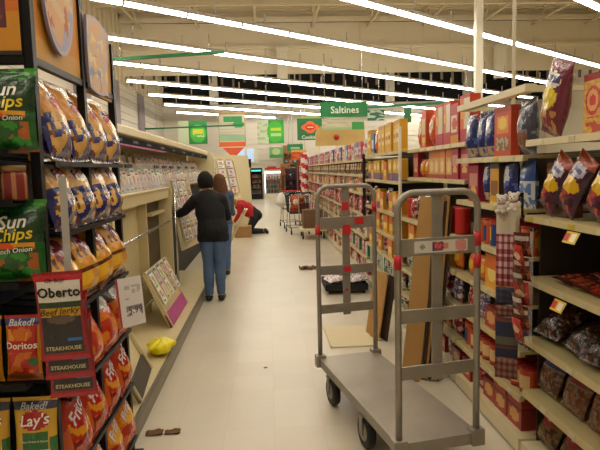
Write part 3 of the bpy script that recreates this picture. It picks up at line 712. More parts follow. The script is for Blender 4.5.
# ------------------------------------------------------------------ cardboard
def sheet(lab, p0, w, h, lean, t=.008, m=M_card, rz=0., grp='leaning cardboard sheets'):
    # sheet standing on the floor along y, leaning towards +x
    b = MB(); b.box(0, t, 0, w, 0, h)
    for i in range(3): b.box(-.0006, 0, w * (.25 + .25 * i) - .002, w * (.25 + .25 * i) + .002, 0, h)
    o = b.build('cardboard_sheet', m); o.matrix_world = Matrix.Translation(p0) @ Matrix.Rotation(rz, 4, 'Z') @ Matrix.Rotation(lean, 4, 'Y')
    return tag(o, lab, 'cardboard', grp)
SH = [(1.115, 4.20, .30, 1.36, M_carddk, 'dark brown strip for the shaded gap behind the foremost tan folded carton'),
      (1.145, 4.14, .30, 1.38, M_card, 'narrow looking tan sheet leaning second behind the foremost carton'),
      (1.175, 4.09, .30, 1.33, M_carddk, 'second dark brown strip for a shaded gap in the cardboard bundle'),
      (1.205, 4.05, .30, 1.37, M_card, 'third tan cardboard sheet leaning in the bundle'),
      (1.235, 4.02, .30, 1.30, M_carddk, 'dark brown strip for the shaded gap closest to the shelf fronts')]
for k, (x, y, w, h, m, lab) in enumerate(SH):  # dark strips stand for the shaded gaps between the tan sheets
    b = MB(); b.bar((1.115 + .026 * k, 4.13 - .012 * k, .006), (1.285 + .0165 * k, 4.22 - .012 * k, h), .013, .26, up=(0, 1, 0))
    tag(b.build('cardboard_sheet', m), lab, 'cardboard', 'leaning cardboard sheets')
b = MB(); b.bar((1.02, 4.0, .008), (1.245, 4.26, 1.36), .135, .02, up=(-.2, -1, .3)); b.bar((1.03, 4.018, .012), (1.25, 4.278, 1.33), .12, .014, up=(-.2, -1, .3))
tag(b.build('folded_carton', M_card), 'foremost tall tan folded carton leaning on the shelves behind the cart', 'cardboard', 'leaning cardboard sheets')
sheet('low tan carton panel standing behind the far end of the cart', (.98, 5.0, .002), .28, .62, .16, .012, M_card, .25)
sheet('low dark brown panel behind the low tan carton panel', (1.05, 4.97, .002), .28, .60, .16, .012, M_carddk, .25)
b = MB(); b.box(.52, .93, 4.85, 5.5, .0, .012); b.box(.52, .535, 4.85, 5.5, .012, .02)
tag(b.build('cardboard_sheet', M_cardlt, None, (0, 0, .001)), 'pale cardboard sheet lying flat on the floor beyond the cart', 'cardboard')
reg_bag('whitepack', 'white and pink wrapped pack', .28, .27, .09, D('d6cfc8', ('n', 0, 1, 0, 1, 6, .12, 'c0a0aa', 3), ('n', 0, 1, 0, 1, 9, .3, '8a8a94', 5), ('r', .2, .5, .3, .6, 'b8b4c0')), seed=41)
# low tray with wrapped packs
t = empty('stock_tray', (.97, 7.25, 0), 'low black tray on the floor holding white wrapped packs', 'tray')
b = MB(); b.box(-.27, .27, -.3, .3, .05, .08); b.box(-.27, -.25, -.3, .3, .08, .13); b.box(.25, .27, -.3, .3, .08, .13); b.box(-.27, .27, -.3, -.28, .08, .13); b.box(-.27, .27, .28, .3, .08, .13); b.build('tray_body', M_blackm, t)
for x in (-.22, .22):
    for y in (-.25, .25):
        b = MB(); b.lathe([(.025, -.012), (.025, .012)], 12, axis='x', c=(x, y, .026)); b.build('wheel', M_rubber, t)
i = 0
for dx in (-.22, .06):
    for dy in (-.15, .14):
        put('whitepack', (.97 + dx - .02, 7.25 + dy, .135 + .02), -PI / 2 + .2 * (-1) ** i, 'white wrapped pack lying on the black tray, %s' % ['aisle side front', 'aisle side rear', 'shelf side front', 'shelf side rear'][i], 'wrapped packs on the black tray', -1.45); i += 1
put('whitepack', (.84, 7.25, .25), -PI / 2 + .5, 'white and pink pack lying on top of the other wrapped packs', None, -1.45)
# scraps
def scrap(x, y, s, lab, m):
    b = MB(); rr = random.Random(int(x * 100))
    b.grid(8, 8, lambda u, v: ((u - .5) * s, (v - .5) * s * .7, .004 + .03 * s / .12 * abs(noise.noise(Vector((u * 3 + x, v * 3, y)))) ))
    b.grid(8, 8, lambda u, v: ((u - .5) * s, (v - .5) * s * .7, .001 + .02 * s / .12 * abs(noise.noise(Vector((u * 3 + x, v * 3, y))))), flip=True)
    tag(b.build('paper_scrap', m, None, (x, y, 0.0005)), lab, 'scrap')
M_scr = mat('brown_scrap', '6a4426', .8)
scrap(-.63, 3.36, .09, 'brown crumpled scrap on the floor by the snack rack', M_scr)
scrap(-.74, 3.36, .1, 'brown flattened scrap under the edge of the base deck', M_scr)
scrap(-.06, 4.42, .03, 'tiny dark crumb on the open floor in mid aisle', M_scr)
scrap(.62, 8.9, .3, 'brown torn cardboard scrap on the floor before the black tray', M_scr)

# ------------------------------------------------------------------ left: magazine fixture
fx = empty('magazine_fixture', (-1.2, 7.2, 0), 'beige magazine wall fixture with an emptied lower section and black header strip', 'store fixture')
ox, oy = -1.2, 7.2
Y0, Y1 = 3.1, 11.6
def fbx(nm, x0, x1, y0, y1, z0, z1, m, bev=0):
    b = MB(); b.box(x0 - ox, x1 - ox, y0 - oy, y1 - oy, z0, z1); return b.build(nm, m, fx, bev=bev)
b = MB()
for a, c in ((Y0, 4.28), (4.285, 5.62), (5.625, 6.9), (6.905, 8.2)):
    b.box(-1.32 - ox, -.83 - ox, a - oy, c - oy, .135, .165)
b.build('base_deck', M_ledge, fx, bev=.003)
fbx('kick_plate', -.85, -.83, Y0, 8.2, 0, .13, mat('kick_plate_grey', '8a8272', .5))
fbx('deck_trim', -.835, -.815, Y0, 8.2, .118, .16, mat('deck_trim', '6f6656', .45))
fbx('back_panel', -1.36, -1.33, Y0, 6.88, .165, 1.34, M_beige)
fbx('back_panel', -1.42, -1.39, 6.9, Y1, .0, 1.34, M_blackm)
for y in (3.4, 4.62, 5.78, 6.86): fbx('upright', -1.33, -1.24 if y < 6.8 else -1.17, y - .02, y + .02, .165, 1.34, M_beige)
fbx('recess_shade_panel', -1.33, -1.325, 6.1, 6.84, .165, 1.34, mat('recess_shade_brown', '4a3a22', .6))  # shadow inside the recess, painted as a thin brown panel
fbx('recess_rail', -1.325, -1.25, 6.1, 6.84, 1.13, 1.16, M_beige)
fbx('counter_fascia', -1.23, -1.2, Y0, 6.9, 1.30, 1.405, M_beige)
fbx('counter_top', -1.62, -1.185, Y0, 6.9, 1.405, 1.425, M_ledge, .004)
fbx('counter_top', -1.62, -1.22, 6.9, Y1, 1.405, 1.425, M_ledge, .004)
fbx('tier_step', -1.62, -1.36, Y0, Y1, 1.425, 1.60, M_ledge)
fbx('upper_back', -1.65, -1.62, Y0, Y1, 0, 1.96, M_ledge)
fbx('header_strip', -1.235, -1.215, Y0, Y1, 1.855, 1.915, mat('header_black', '0d0a10', .8, spec=.1))
fbx('header_line', -1.232, -1.212, Y0, 6.9, 1.838, 1.853, mat('magenta_strip', 'b04a86', .5))
fbx('cornice', -1.64, -1.2, Y0, Y1, 1.93, 2.01, M_ledge, .012)
fbx('end_panel', -1.66, -1.18, 4.3, 4.36, .165, 2.02, M_beige)
for i, y in enumerate((4.75, 5.35, 5.95, 6.7, 7.5, 8.4, 9.4, 10.5)):
    b = MB(); b.box(-1.2155 - ox, -1.2125 - ox, y - .11 - oy, y + .11 - oy, 1.872, 1.900, lin('221f28'))
    b.grid(20, 3, lambda u, v: (-1.212 - ox, y - .09 - oy + u * .18, 1.878 + v * .016), D('221f28', ('n', 0, 1, 0, 1, 14, .0, '77737a', i)), smooth=False)
    b.build('header_label', PAPER, fx)
for z, x in ((1.425, -1.21), (1.60, -1.37)):
    b = MB()
    y = 4.4
    b.box(x - ox - .004, x - ox, 4.4 - oy, 11.5 - oy, z, z + .1); b.build('acrylic_front', M_clear, fx)
for y in (5.5, 6.9, 7.45, 8.0, 8.7, 9.5, 10.3):
    b = MB(); b.box(-1.365 - ox, -1.355 - ox, y - oy, y + .28 - oy, 1.655, 1.69); b.build('tier_tag', M_black, fx)
# silver rails
b = MB(); b.tube([(-1.2, 3.4, 1.018), (-1.2, 6.88, 1.012)], .014, 8)
for y in (3.42, 4.62, 5.78, 6.86): b.tube([(-1.2, y, 1.015), (-1.26, y, 1.015)], .01, 6)
b.M = Matrix.Translation((-ox, -oy, 0)); r = MB(); r.M = b.M
r.tube([(-1.2, 3.4, 1.018), (-1.2, 6.88, 1.012)], .014, 8)
for y in (3.42, 4.62, 5.78, 6.86): r.tube([(-1.2, y, 1.015), (-1.26, y, 1.015)], .01, 6)
r.build('silver_rail', M_chrome, fx)
r = MB(); r.M = b.M
r.tube([(-1.2, 4.62, .37), (-1.2, 6.0, .31)], .012, 8); r.tube([(-1.2, 4.62, .60), (-1.2, 5.5, .54)], .012, 8)
for y, z in ((4.64, .60), (4.64, .37), (5.78, .32)): r.tube([(-1.2, y, z), (-1.26, y, z)], .009, 6)
r.build('silver_rail', M_chrome, fx)
# posts by the emptied section end
r = MB(); r.M = b.M; r.tube([(-1.14, 6.92, .165), (-1.14, 6.92, 1.40)], .016, 8); r.build('end_post', M_chrome, fx)

# magazines
pal = ['d9cfc0', 'c9b3ae', 'b9c0c8', 'd8c98e', 'c48a86', '9fb0a0', 'cdbfd0', 'e2dccb', '8d9cb8', 'b98f6a', 'd4a0a8', 'a8c07a']
def mag_mesh(i, w=.15, h=.2):
    rr = random.Random(i); a, c, d2 = rr.sample(pal, 3); dk = rr.choice(['8a2a34', '2f4a7a', '3a3a3a', '3f6a4a', '7a4a80'])
    des = D(a, ('b', .8, .96, c), ('n', .1, .9, .1, .75, 4, .0, d2, i), ('e', .5, .5, .25, .2, rr.choice(['b8806a', 'caa58a', 'a88a7a'])), ('r', .1, .6, .06, .16, dk), ('r', .1, .85, .84, .92, dk))
    b = MB(); t = .006
    b.grid(10, 12, lambda u, v: ((u - .5) * w, -t / 2, v * h), des, smooth=False)
    b.box(-w / 2, w / 2, -t / 2 + .0005, t / 2, 0, h, lin('d8d2c4'))
    return b.mesh('magazine', PAPER)
MG = [mag_mesh(i) for i in range(14)]
desc = ['pale', 'pink', 'bluish', 'cream', 'grey', 'yellowish', 'white', 'lilac', 'tan', 'rosy', 'greenish', 'beige', 'soft blue', 'ivory']
def magazine(i, loc, rz, tilt, lab, grp, sc=1.):
    o = ob('magazine', MG[i], None)
    o.matrix_world = Matrix.Translation(loc) @ Matrix.Rotation(rz, 4, 'Z') @ Matrix.Rotation(tilt, 4, 'X') @ Matrix.Scale(sc, 4)
    return tag(o, lab, 'magazine', grp)
for tier, (x, z, ph) in enumerate(((-1.245, 1.427, 'lower tier over the ledge'), (-1.40, 1.602, 'upper tier'))):
    y = 4.48; i = 0; rr = random.Random(tier)
    while y < 11.4:
        magazine(rr.randrange(14), (x, y, z), PI / 2, -.2, 'pale covered magazine, %s from the snack rack on the %s' % (nth(i), ph), 'magazines on the ' + ph, rr.uniform(.88, 1.12))
        y += .158 + (rr.random() < .1) * .12; i += 1
b = MB(); b.lathe([(.02, 0), (.025, .03), (.03, .06)], 10)
for k in range(9): b.tube([(0, 0, .05), (.02 * math.cos(k), .02 * math.sin(k), .12), (.055 * math.cos(k * 1.7), .055 * math.sin(k * 1.7), .15 + .01 * (k % 3))], [.008, .012, .002], 6)
tag(b.build('green_plant', mat('leaf_green', 'a9bd3f', .5), None, (-1.30, 4.62, 1.60 - .172)), 'small yellow green plant beside the snack rack on the magazine ledge', 'plant')

# tilted trays (loose display shelves)
def tray(lab, p, L, Hh, lean, rz, mags, strip, name='display_tray', grp='loose tilted display trays', extra=0.):
    e = empty(name, p, lab, 'display tray', grp, (0, 0, rz)); e.rotation_euler = (0, 0, rz)
    Mt = Matrix.Rotation(-lean, 4, 'Y')
    b = MB(); b.M = Mt; b.box(-.012, 0, -L / 2, L / 2, 0, Hh); b.box(0, .03, -L / 2, -L / 2 + .015, 0, Hh); b.box(0, .03, L / 2 - .015, L / 2, 0, Hh); b.box(0, .03, -L / 2, L / 2, Hh - .015, Hh)
    b.build('tray_board', M_ledge, e, bev=.003)
    b = MB(); b.M = Mt; b.box(0, .018, -L / 2, L / 2, .0, .13); b.build('label_strip', strip, e)
    return e, Mt
M_mag = MATS['magenta_strip']; M_dst = mat('dark_strip', '3c372f', .5)
def tray_mags(e, Mt, L, Hh, rows, cols, lab, grp, seed, sc=.9, z0=.12):
    rr = random.Random(seed); bpy.context.view_layer.update(); n = 0
    W = Matrix.Translation(e.location) @ Matrix.Rotation(e.rotation_euler.z, 4, 'Z') @ Mt
    for r_ in range(rows):
        for c in range(cols):
            z = z0 + r_ * (Hh - z0 - .19) / max(1, rows - 1); yy = -L / 2 + L * (c + .5) / cols
            o = ob('magazine', MG[rr.randrange(14)], None)
            o.matrix_world = W @ Matrix.Translation((.034 + .006 * (rows - r_), yy, z)) @ Matrix.Rotation(PI / 2, 4, 'Z') @ Matrix.Rotation(-.06, 4, 'X') @ Matrix.Scale(sc, 4)
            tag(o, lab % (nth(c), nth(rows - 1 - r_)), 'magazine', grp); n += 1
e, Mt = tray('tilted beige tray with a magenta strip and magazines on the base deck', (-.93, 5.6, .17), .98, .56, .42, .0, 1, M_mag)
tray_mags(e, Mt, .94, .56, 2, 5, 'magazine in the magenta edged tray, %s across, %s row down', 'magazines in the magenta edged tray', 5, .95, .22)
tray('tilted empty beige tray with a dark lower strip next to the yellow bag', (-.87, 3.72, .17), .62, .42, .45, .1, 0, M_dst)
e, Mt = tray('tall beige tray of magazines held upright by the woman in the black sweater', (-1.03, 7.42, .62), .80, .9, .16, -.15, 1, M_ledge)
tray_mags(e, Mt, .74, .9, 4, 4, 'magazine in the tray held by the black sweater, %s across, %s row down', 'magazines in the held tray', 6, .95, .1)
e, Mt = tray('far beige tray of magazines sloping before the kneeling person in red', (-.92, 12.9, .95), .72, .95, .35, -1.0, 1, M_ledge)
tray_mags(e, Mt, .64, .95, 4, 3, 'magazine in the far sloping tray, %s across, %s row down', 'magazines in the far sloping tray', 7, 1.1, .1)
b = MB(); b.prism([(-1.5, 0), (-.42, 0), (-.42, .4), (-.45, 1.2), (-.5, 2.0), (-1.5, 2.05)], 15.2, 15.26, 'y')
tag(b.build('fixture_end_panel', M_cream), 'large cream end panel standing beyond the kneeling person', 'panel')
b = MB(); pts = [(-1.62, 0)]
for k in range(13): a = k / 12 * PI; pts.append((-1.35 + .27 * -math.cos(a), 1.84 + .22 * math.sin(a)))
pts.append((-1.08, 0)); b.prism(pts, 11.64, 11.70, 'y')
tag(b.build('arched_header', M_cream), 'cream arched header panel closing the far end of the magazines', 'panel')
# stand under the far tray
b = MB(); b.box(-1.40, -.98, 12.7, 13.2, 0, .94); b.box(-1.42, -.96, 12.68, 13.22, .9, .94)
tag(b.build('display_plinth', M_ledge), 'beige plinth below the far sloping magazine tray', 'plinth')
# wedge shaped tray carried by the second woman
b = MB(); b.bar((-.705, 9.3, .30), (-.36, 9.3, .96), .38, .03, up=(1, 0, -.5)); b.bar((-.73, 9.3, .31), (-.39, 9.3, .97), .40, .012, up=(1, 0, -.5))
tag(b.build('display_tray', M_ledge), 'slanting beige tray board carried by the long haired woman', 'display tray')
# yellow bag
b = MB()
def yb(u, v):
    th, ph = 2 * PI * u, PI * v; n = 1 + .28 * noise.noise(Vector((math.cos(th) * 1.8, math.sin(th) * 1.8, v * 4)))+.1*noise.noise(Vector((math.cos(th)*5, math.sin(th)*5, v*9)))
    return (.10 * math.sin(ph) * math.cos(th) * n, .14 * math.sin(ph) * math.sin(th) * n, .062 - .06 * math.cos(ph) * min(n, 1.0))
b.grid(36, 22, yb)
tag(b.build('plastic_bag', M_yelbag, None, (-.885, 4.40, .166)), 'crumpled bright yellow plastic bag on the base deck', 'bag')

# ------------------------------------------------------------------ left: snack rack
rk = empty('snack_rack', (-1.05, 2.45, 0), 'black snack rack with orange header signs at the head of the aisle', 'display rack')
rx, ry = -1.05, 2.45
def rbx(nm, x0, x1, y0, y1, z0, z1, m=M_black, bev=0.):
    b = MB(); b.box(x0 - rx, x1 - rx, y0 - ry, y1 - ry, z0, z1); return b.build(nm, m, rk, bev=bev)
for y in (1.975, 2.49, 2.965):
    for x in (-.782, -1.42): rbx('post', x - .016, x + .016, y - .016, y + .016, 0, 2.42 if y < 2.9 else 2.25)
rbx('base', -1.45, -.72, 1.95, 2.98, .03, .10)
SL = [.22, .515, .81, 1.115, 1.415, 1.672]
for i, z in enumerate(SL):
    b = MB(); b.M = Matrix.Translation((-rx, -ry, 0))
    b.prism([(-1.02, z + .0), (-.745, z - .031), (-.745, z - .036), (-1.02, z - .005)], 2.03, 2.95, 'y')
    b.box(-.748, -.742, 2.03, 2.955, z - .042, z - .024)
    for k in range(10): b.bar((-1.02, 2.05 + k * .1, z + .002), (-.745, 2.05 + k * .1, z - .030), .004, .004)
    b.build('side_shelf', M_black, rk)
FS = [.57, .905, 1.245, 1.515, 1.675]
for z in FS:
    b = MB(); b.M = Matrix.Translation((-rx, -ry, 0)); b.box(-1.42, -.815, 1.84, 1.985, z - .012, z - .002); b.box(-1.42, -.815, 1.836, 1.842, z - .012, z + .012)
    b.build('front_shelf', M_black, rk)
rbx('back_panel', -1.42, -1.03, 1.99, 2.0, .1, 2.0, M_blackm)
rbx('core_panel', -1.05, -1.035, 2.0, 2.95, .1, 2.0, mat('rack_core_blue', '1d2440', .6))
rbx('top_rail', -.795, -.770, 1.975, 2.965, 1.975, 2.0)
rbx('top_rail', -1.42, -.795, 1.955, 1.985, 1.972, 1.998)
# header signs
b = MB(); b.M = Matrix.Translation((-rx, -ry, 0))
fr = D('c8871c', ('b', .52, 1, 'b8451c'), ('b', .35, .52, 'c96a1a'), ('r', .2, .86, .22, 1, '5a2330'), ('r', .22, .84, .62, .72, '9a8a3a'), ('e', .53, .42, .24, .09, '8a7a6a'), ('r', .24, .82, .5, .58, '2a2540'), ('e', .53, .3, .3, .05, '7a3a2a'), ('r', .22, .84, .78, .86, 'b89a4a'), ('b', 0, .03, '2a1a10'))
b.grid(50, 60, lambda u, v: (-1.10 + u * .302, 1.95, 2.0 + v * .40), fr, smooth=False); b.box(-1.42, -.798, 1.951, 1.965, 2.0, 2.42, lin('2a1a10'))
b.grid(20, 10, lambda u, v: (-1.41 + u * .31, 1.9495, 2.0 + v * .40), D('c8871c', ('b', .52, 1, 'b8451c')), smooth=False)
hs = b.build('header_sign', PAPER, rk); hs['label'] = 'orange front sign picturing a dip jar'
for (y0, y1, z0, z1, oc, kind) in ((2.0, 2.475, 1.985, 2.48, (2.20, 2.26, .15, .215), 0), (2.52, 2.955, 1.96, 2.30, (2.66, 2.13, .15, .17), 1)):
    b = MB(); b.M = Matrix.Translation((-rx, -ry, 0))
    des = D('d08a2a', ('b', .0, .2, 'cf9a45'), ('b', .75, 1, 'b8501f')) if not kind else D('cf9a52', ('n', 0, 1, 0, 1, 3, .1, 'c9a98a', 4))
    b.grid(16, 16, lambda u, v: (-.777, y0 + u * (y1 - y0), z0 + v * (z1 - z0)), des, smooth=False); b.box(-.79, -.778, y0, y1, z0, z1, lin('7a5a34'))
    b.build('side_sign', PAPER, rk)
    cy, cz, a, c = oc
    b = MB(); b.M = Matrix.Translation((-rx, -ry, 0)); dd = D('a9a2b8', ('n', 0, 1, 0, 1, 3, .05, 'd8a878', 2), ('s', .3, .75, 1.2, 4.5, 'd9b98e'), ('n', 0, 1, .2, .8, 5, .25, 'c06a3a', 3)) if not kind else D('c7b0a4', ('n', 0, 1, 0, 1, 4, .05, 'dcae7c', 7), ('n', 0, 1, .2, .8, 6, .2, 'e8c88a', 3), ('n', 0, .6, 0, .5, 4, .2, '8f94ae', 5))
    def disc(u, v):
        r_ = v; th = 2 * PI * u
        if kind:   # rounded rectangle badge
            q = 1 / max(abs(math.cos(th)), abs(math.sin(th))) ** .7
        else: q = 1
        return (-.752, cy + a * r_ * q * math.cos(th), cz + c * r_ * q * math.sin(th))
    def dcol(u, v): th = 2 * PI * u; return dd(.5 + .5 * v * math.cos(th), .5 + .5 * v * math.sin(th)) if v < .94 else lin('b8aebb')
    b.grid(40, 14, disc, dcol, smooth=False)
    b.grid(40, 1, lambda u, v: (-.752 - .012 * v, disc(u, 1)[1], disc(u, 1)[2]), lambda u, v: lin('8d8496'), smooth=False, flip=True)
    b.build('badge', PAPER, rk)

def fmesh(w, h, t, des, texts, seed): return bag_mesh(w, h, t, des, nu=30, nv=40, texts=texts, seed=seed)
sun = fmesh(.25, .275, .09, D('15501f', ('b', .0, .34, '1f5a24'), ('n', .1, .95, .04, .34, 5, .02, 'a8581f', 2), ('n', .05, .95, .04, .36, 7, .18, '2f8a2c', 5), ('w', .02, .02, 3, '7a3a16'), ('r', .1, .9, .42, .47, 'd8931f'), ('n', .1, .9, .40, .48, 6, .1, 'd0501f', 4), ('r', .2, .85, .35, .395, '143c18'), ('b', .47, .86, '12381a'), ('n', .0, 1, .86, 1, 6, .0, '3d8f2a', 7), ('n', .0, .5, .84, .97, 5, .1, 'c9a02a', 9)),
            [('Sun', .09, .025, .200, 'e8e4d8', .25, .10), ('Chips', .125, .028, .152, 'e6c81f', .25, .10), ('French Onion', .125, .025, .105, 'd8d8c8', .2, .08)], 3)
reg('sun', 'snack_bag', 'bag', '', .27, .275, .09, sun)
bl = fmesh(.12, .225, .05, D('b3261c', ('b', .84, .96, '34406e'), ('b', 0, .12, '8a4a1a'), ('e', .5, .72, .3, .1, 'd06a22'), ('n', .1, .9, .12, .45, 5, .05, 'c8641f', 4), ('n', .1, .9, .62, .8, 7, .1, 'e0912a', 2), ('e', .82, .3, .13, .07, '2f6a34'), ('r', 0, .07, .1, .84, 'c98a1f'), ('r', .93, 1, .1, .84, 'c98a1f')),
           [('Baked!', .085, 0, .202, 'dcd8e0', .2, 0), ('Doritos', .10, 0, .125, 'ece6dc', 0, 0)], 4)
reg('baked', 'snack_bag', 'bag', '', .12, .225, .05, bl)
by = fmesh(.12, .225, .05, D('c98a1a', ('b', .84, .96, '34406e'), ('e', .5, .6, .34, .13, 'b3261c'), ('n', .1, .9, .1, .45, 5, .0, 'dcae3a', 4), ('e', .8, .3, .14, .08, '2f6a34')), [('Baked!', .085, 0, .202, 'dcd8e0', .2, 0), ("Lay's", .07, 0, .135, 'ece6dc', .15, 0)], 5)
reg('bakedy', 'snack_bag', 'bag', '', .12, .225, .05, by)
ly = fmesh(.15, .27, .06, D('c79a2c', ('b', .86, .95, '33344a'), ('e', .52, .72, .34, .12, 'a81f22'), ('r', .22, .84, .3, .58, '28602c'), ('n', .05, .95, .05, .34, 4, .0, 'dfc06a', 3), ('r', .86, 1, .1, .5, '2c6a34')),
           [('Baked!', .09, 0, .243, 'b8b4b4', .2, 0), ("Lay's", .095, .005, .193, 'ece6dc', .15, .08), ('Sour Cream & Onion', .085, .005, .125, 'c8ccb0', 0, 0)], 6)
reg('lays', 'snack_bag', 'bag', '', .15, .27, .06, ly)
def put2(key, x, y, z, rz, lab, grp, tilt=0., roll=0., sc=1.): return put(key, (x, y, z), rz, lab, grp, tilt, roll, sc)
F0 = 'front facing snack bags on the black rack'
put2('sun', -.872, 1.91, 1.677, 0, 'green whole grain chip bag on the topmost front shelf under the jar sign', F0, -.08)
put2('sun', -1.20, 1.91, 1.677, 0, 'green whole grain chip bag hidden beyond the photo edge, topmost front shelf', F0, -.08)
put2('sun', -.872, 1.91, 1.247, 0, 'green whole grain chip bag directly below the dip jars', F0, -.1)
put2('sun', -1.20, 1.91, 1.247, 0, 'green whole grain chip bag beyond the photo edge, below the dip jars', F0, -.1)
for i, x in enumerate((-.842, -.972, -1.102, -1.232)):
    k = 'baked' if i == 0 else 'bakedy'
    put2(k, x, 1.90, .907, 0, ['red baked tortilla chip bag beside the jerky packs', 'yellow baked chip bag cut by the photo edge beside the red one', 'yellow baked chip bag third from the jerky packs', 'yellow baked chip bag fourth from the jerky packs'][i], F0, -.06)
for i, x in enumerate((-.86, -1.02, -1.18)):
    put2('lays', x + .038, 1.90, .572, 0, ['green and yellow baked chip bag lowest on the front, nearest the post', 'green and yellow baked chip bag cut by the photo edge, lowest shelf', 'green and yellow baked chip bag third from the post, lowest shelf'][i], F0, -.06)
bb = bag_mesh(.2, .27, .07, D('1d2450', ('e', .55, .55, .34, .16, 'c9c0b8'), ('e', .55, .4, .3, .12, 'c79a2a'), ('n', 0, 1, 0, .35, 5, .05, '8a6a2a', 4)), seed=21)
reg('frontblue', 'snack_bag', 'bag', '', .2, .27, .07, bb)
# dip jars
for i, x in enumerate((-.835, -.925, -1.015, -1.105, -1.195)):
    e = empty('dip_jar', (x, 1.91, 1.517), 'red salsa dip jar with a tan lid, %s from the black post' % nth(i), 'jar', 'dip jars on the front shelf')
    b = MB(); b.lathe([(.034, 0), (.040, .008), (.040, .085), (.036, .098)], 18, col=lambda u, v: lin('4e130f') if not .3 < v < .75 else (lin('7a1f1a') if (u * 6) % 1 < .6 else lin('a8704a'))); b.build('jar_body', CARD, e)
    b = MB(); b.lathe([(.038, .099), (.039, .116), (.036, .119)], 18); b.build('lid', mat('tan_lid', '8a6a3c', .4), e)

fritos = bag_mesh(.215, .315, .11, D('cf8a24', ('w', .46, .05, 2, '20286c'), ('n', .05, .95, .0, .5, 6, .02, 'd6a75a', 2), ('n', .05, .95, .0, .5, 8, .3, '7a4a24', 6), ('e', .52, .66, .3, .12, 'e4d8c8'), ('e', .55, .62, .2, .07, 'b8242a'), ('r', .3, .7, .7, .74, '2a2f7a'), ('b', .93, 1, 'cf8f2c')), nu=28, nv=36, texts=[('Fritos', .12, .005, .215, 'c01f28', .2, .5)], seed=22, slump=.5)
fritos2 = bag_mesh(.215, .28, .11, D('d09a48', ('w', .50, .03, 2, '242a66'), ('n', .05, .95, .0, .52, 6, .0, 'd8a75a', 9), ('n', .05, .95, .0, .5, 8, .28, '6a4024', 6), ('e', .5, .74, .36, .15, 'e4dccc'), ('b', .93, 1, 'cf9a3c')), nu=28, nv=36, texts=[('Fritos', .13, 0, .208, '8a2032', .2, .3)], seed=23, slump=.5)
yel = bag_mesh(.225, .29, .12, D('d8921c', ('n', .0, 1, .0, .5, 4, .0, 'e2ae2a', 3), ('s', .52, .66, 7, 0, '4a2a14'), ('e', .55, .75, .33, .16, 'cfc0c0'), ('n', .25, .85, .62, .88, 6, .05, '8a2a3a', 5), ('b', .34, .40, '5a2a18'), ('b', .0, .1, '6a3a1a')), nu=28, nv=36, seed=24, slump=.5)
grey = bag_mesh(.225, .29, .11, D('b8321a', ('n', 0, 1, 0, .6, 5, .05, 'd8741c', 3), ('b', .62, 1, '5f5a58'), ('n', 0, 1, .6, 1, 5, .15, '2a2628', 4), ('e', .5, .72, .3, .1, 'b8b0a8')), nu=24, nv=30, seed=25, slump=.5)
redf = bag_mesh(.215, .30, .11, D('b02a14', ('n', 0, 1, 0, .5, 5, .0, 'c8561c', 3), ('e', .5, .46, .4, .16, 'd88c1c'), ('e', .5, .52, .36, .12, 'b01f18'), ('n', .1, .9, .02, .3, 7, .2, '7a1a10', 8)), nu=28, nv=36, texts=[('Fritos', .15, 0, .19, 'ddd6d8', .3, .45)], seed=26, slump=.5)
orf = bag_mesh(.215, .30, .11, D('cf7418', ('b', 0, .42, 'a8281a'), ('n', 0, 1, 0, .42, 6, .05, 'c8641c', 3), ('e', .5, .5, .36, .13, 'dba02a')), nu=28, nv=36, texts=[('Fritos', .15, 0, .185, 'ddd6d8', .3, .45)], seed=27, slump=.5)
for k, me, h in (('fritos', fritos, .315), ('fritos2', fritos2, .28), ('yel', yel, .29), ('grey', grey, .29), ('redf', redf, .3), ('orf', orf, .3)): reg(k, 'snack_bag', 'bag', '', .215, h, .11, me)
ROWS = [(1.672, 'fritos', 'tan and blue corn chip bag', 'top side shelf', -.30), (1.415, 'fritos2', 'tan and blue scoop chip bag', 'second side shelf', -.30), (1.115, 'yel', 'yellow orange puffed snack bag', 'third side shelf', -.34),
        (.81, 'grey', 'grey and red snack bag', 'fourth side shelf', -.34), (.515, 'redf', 'red corn chip bag', 'fifth side shelf', -.30), (.22, 'orf', 'orange and red corn chip bag', 'lowest side shelf', -.30)]
for z, k, look, wh, tl in ROWS:
    for i in range(4):
        y = 2.14 + i * .232
        put2(k, -.757, y, z - .020, PI / 2 + .06 * math.sin(i * 5 + z * 9), '%s, %s from the front post on %s' % (look, nth(i), wh), 'bags on ' + wh, tl, .05 * math.sin(i * 3 + z * 5), 1.04)
# bits behind the top bags
put2('frontblue', -.93, 2.36, 1.70, PI / 2, 'dark blue chip bag behind the top tan corn chip bags', 'dark blue bags behind', -.1, 0, .95) if 0 else None
# jerky packs
jer = bag_mesh(.155, .29, .022, D('8d1420', ('r', .06, .94, .62, .96, 'd8d0c4'), ('b', .90, .97, 'b01a28'), ('r', .06, .94, .60, .66, '1f3a24'), ('r', .08, .92, .5, .6, 'c99a1c'), ('r', .08, .92, .2, .5, '2a2428'), ('e', .5, .47, .3, .05, '5a4a40'), ('r', .08, .92, .09, .2, '2a2428'), ('r', .1, .9, .11, .175, '3a3326'), ('r', .6, .9, .21, .25, '2a6ab0'), ('b', 0, .05, 'a81a26')),
               nu=40, nv=60, texts=[('Oh Boy!', .06, -.01, .262, '1a1a1a', 0, 0), ('Oberto', .132, 0, .226, '080808', 0, 0), ('Oberto', .131, .0012, .2245, '080808', 0, 0), ('Beef Jerky', .125, 0, .16, '4a2a12', .3, .05), ('STEAKHOUSE', .11, 0, .041, 'c8bd94', 0, 0)], seed=28, slump=0, crimp=.03)
reg('jerky', 'jerky_pack', 'packet', '', .155, .29, .022, jer)
